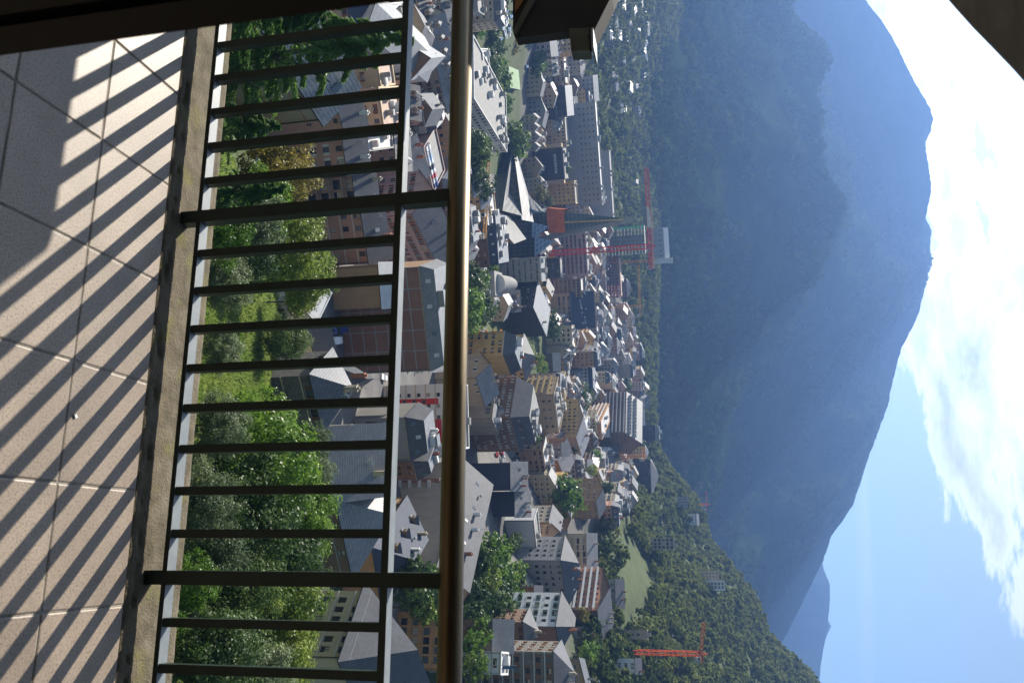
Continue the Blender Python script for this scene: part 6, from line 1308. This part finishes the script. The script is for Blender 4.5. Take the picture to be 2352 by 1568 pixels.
# flag, sports court, garden tarps
def flag():
    p = gpt(1165, 1530, 224); q = V3(1178, 1527, 224); r = empty('blue_flag', tuple(p), 0, 'blue flag hanging beside the small white cubic house', 'flag')
    b = MB(); b.bar(p, q+Vector((0, 0, 1)), 0.08, 0.08); rel(b, r, 'pole', M_METAL)
    b = MB(); n = 8
    for i in range(n):
        a = lambda t_: q+Vector((0.1+0.9*t_, 0.15*math.sin(t_*7), 0.8-2.6*t_*0.25)); t0, t1 = i/n, (i+1)/n; dz = Vector((0.1, 0, -3.2)); b.quad(a(t0), a(t1), a(t1)+dz, a(t0)+dz)
    rel(b, r, 'cloth', WALL['blue'], True)
flag()
def court():
    c = [V3(X, Y, d) for X, Y, d in ((1186, 150, 490), (1204, 160, 520), (1202, 206, 520), (1184, 200, 488))]; zz = max(gz(p.x, p.y) for p in c)+0.6
    b = MB(); b.poly([Vector((p.x, p.y, zz)) for p in c]); prism = [Vector((p.x, p.y, zz)) for p in c]
    for i in range(4): j = (i+1) % 4; b.quad(prism[i], prism[i]-Vector((0, 0, 3)), prism[j]-Vector((0, 0, 3)), prism[j], 1)
    o = b.build('sports_court', [mat('court_green', (0.20, 0.30, 0.16), 0.8, var=0.15, scale=0.1), WALL['concrete']]); tag(o, 'pale green sports court by the riverside', 'sports court')
court()
def awnings():
    for i, (X, Y, d) in enumerate(((1448, 272, 1000), (1452, 280, 1000), (1457, 290, 1000))):
        p = V3(X, Y, d); g = gz(p.x, p.y); r = empty('greenhouse', (p.x, p.y, g), 0.25, 'white sheeted greenhouse in a stepped row on the left hillside', 'greenhouse', 'greenhouses on the left hillside')
        b = MB(); b.quad((-3.6, -4, 3.0), (3.6, -4, 3.0), (3.6, 5, 5.5), (-3.6, 5, 5.5)); b.build('sheet_roof', ROOF['white'], r)
        b = MB(); b.box((0, 0.5, 1.4), (3.4, 4, 1.4)); b.build('frame', WALL['grey'], r)
awnings()

# cars standing about the streets
def street_cars():
    g = random.Random(3); n = 0; k = 0
    while n < 70 and k < 4000:
        k += 1; a = rad(g.uniform(-20, 10)); d = g.uniform(230, 640); x, y = d*math.sin(a), d*math.cos(a)
        if float(urban(np.array([x]), np.array([y]))[0]) < 0.95 or any((x-bx)**2+(y-by)**2 < (br+1.5)**2 for bx, by, br in BUILT): continue
        c = g.choice(['white', 'silver', 'black', 'red', 'pale_blue', 'white']); car((x, y, gz(x, y)+0.02), g.uniform(0, 6.28), c, '%s car in the street near the %s' % (c.replace('_', ' '), nearest_name(x, y)), 'cars in the streets', detail=d < 330); n += 1

def hotel_dormers():
    w, h, dep = DIM[HOTEL.name]; rh = 12.0
    for row, t in ((0, 0.18), (1, 0.50)):
        for i in range(12):
            x = t*w/2; z = h+rh*t; y = 2.2+i*(dep-4.4)/11; b = MB()
            b.box((-0.9, 0, 0.9), (0.9, 1.0, 0.95), 0); b.box((-1.0, 0, 1.9), (1.15, 1.2, 0.07), 1); b.quad((-1.82, -0.7, 0.35), (-1.82, 0.7, 0.35), (-1.82, 0.7, 1.5), (-1.82, -0.7, 1.5), 2)
            b.build('dormer', [WALL['white'], ROOF['white'], M_GLASS], HOTEL, loc=(x+0.9, y, z))
hotel_dormers()
fill_houses()
street_cars()
# ---------------------------------------------------------------- air
def haze():
    mt = bpy.data.materials.new('haze'); mt.use_nodes = True; N = mt.node_tree.nodes; L = mt.node_tree.links
    for n in list(N):
        if n.type == 'BSDF_PRINCIPLED': N.remove(n)
    v = N.new('ShaderNodeVolumePrincipled'); v.inputs['Color'].default_value = (0.24, 0.45, 1.0, 1); v.inputs['Density'].default_value = HAZE_D
    v.inputs['Anisotropy'].default_value = 0.5; L.new(v.outputs[0], N['Material Output'].inputs['Volume'])
    b = MB(); b.box((0, 3050, 545), (3900, 3450, 600)); o = b.build('haze', mt); tag(o, kind='stuff')
HAZE_D = 1.4e-4
haze()
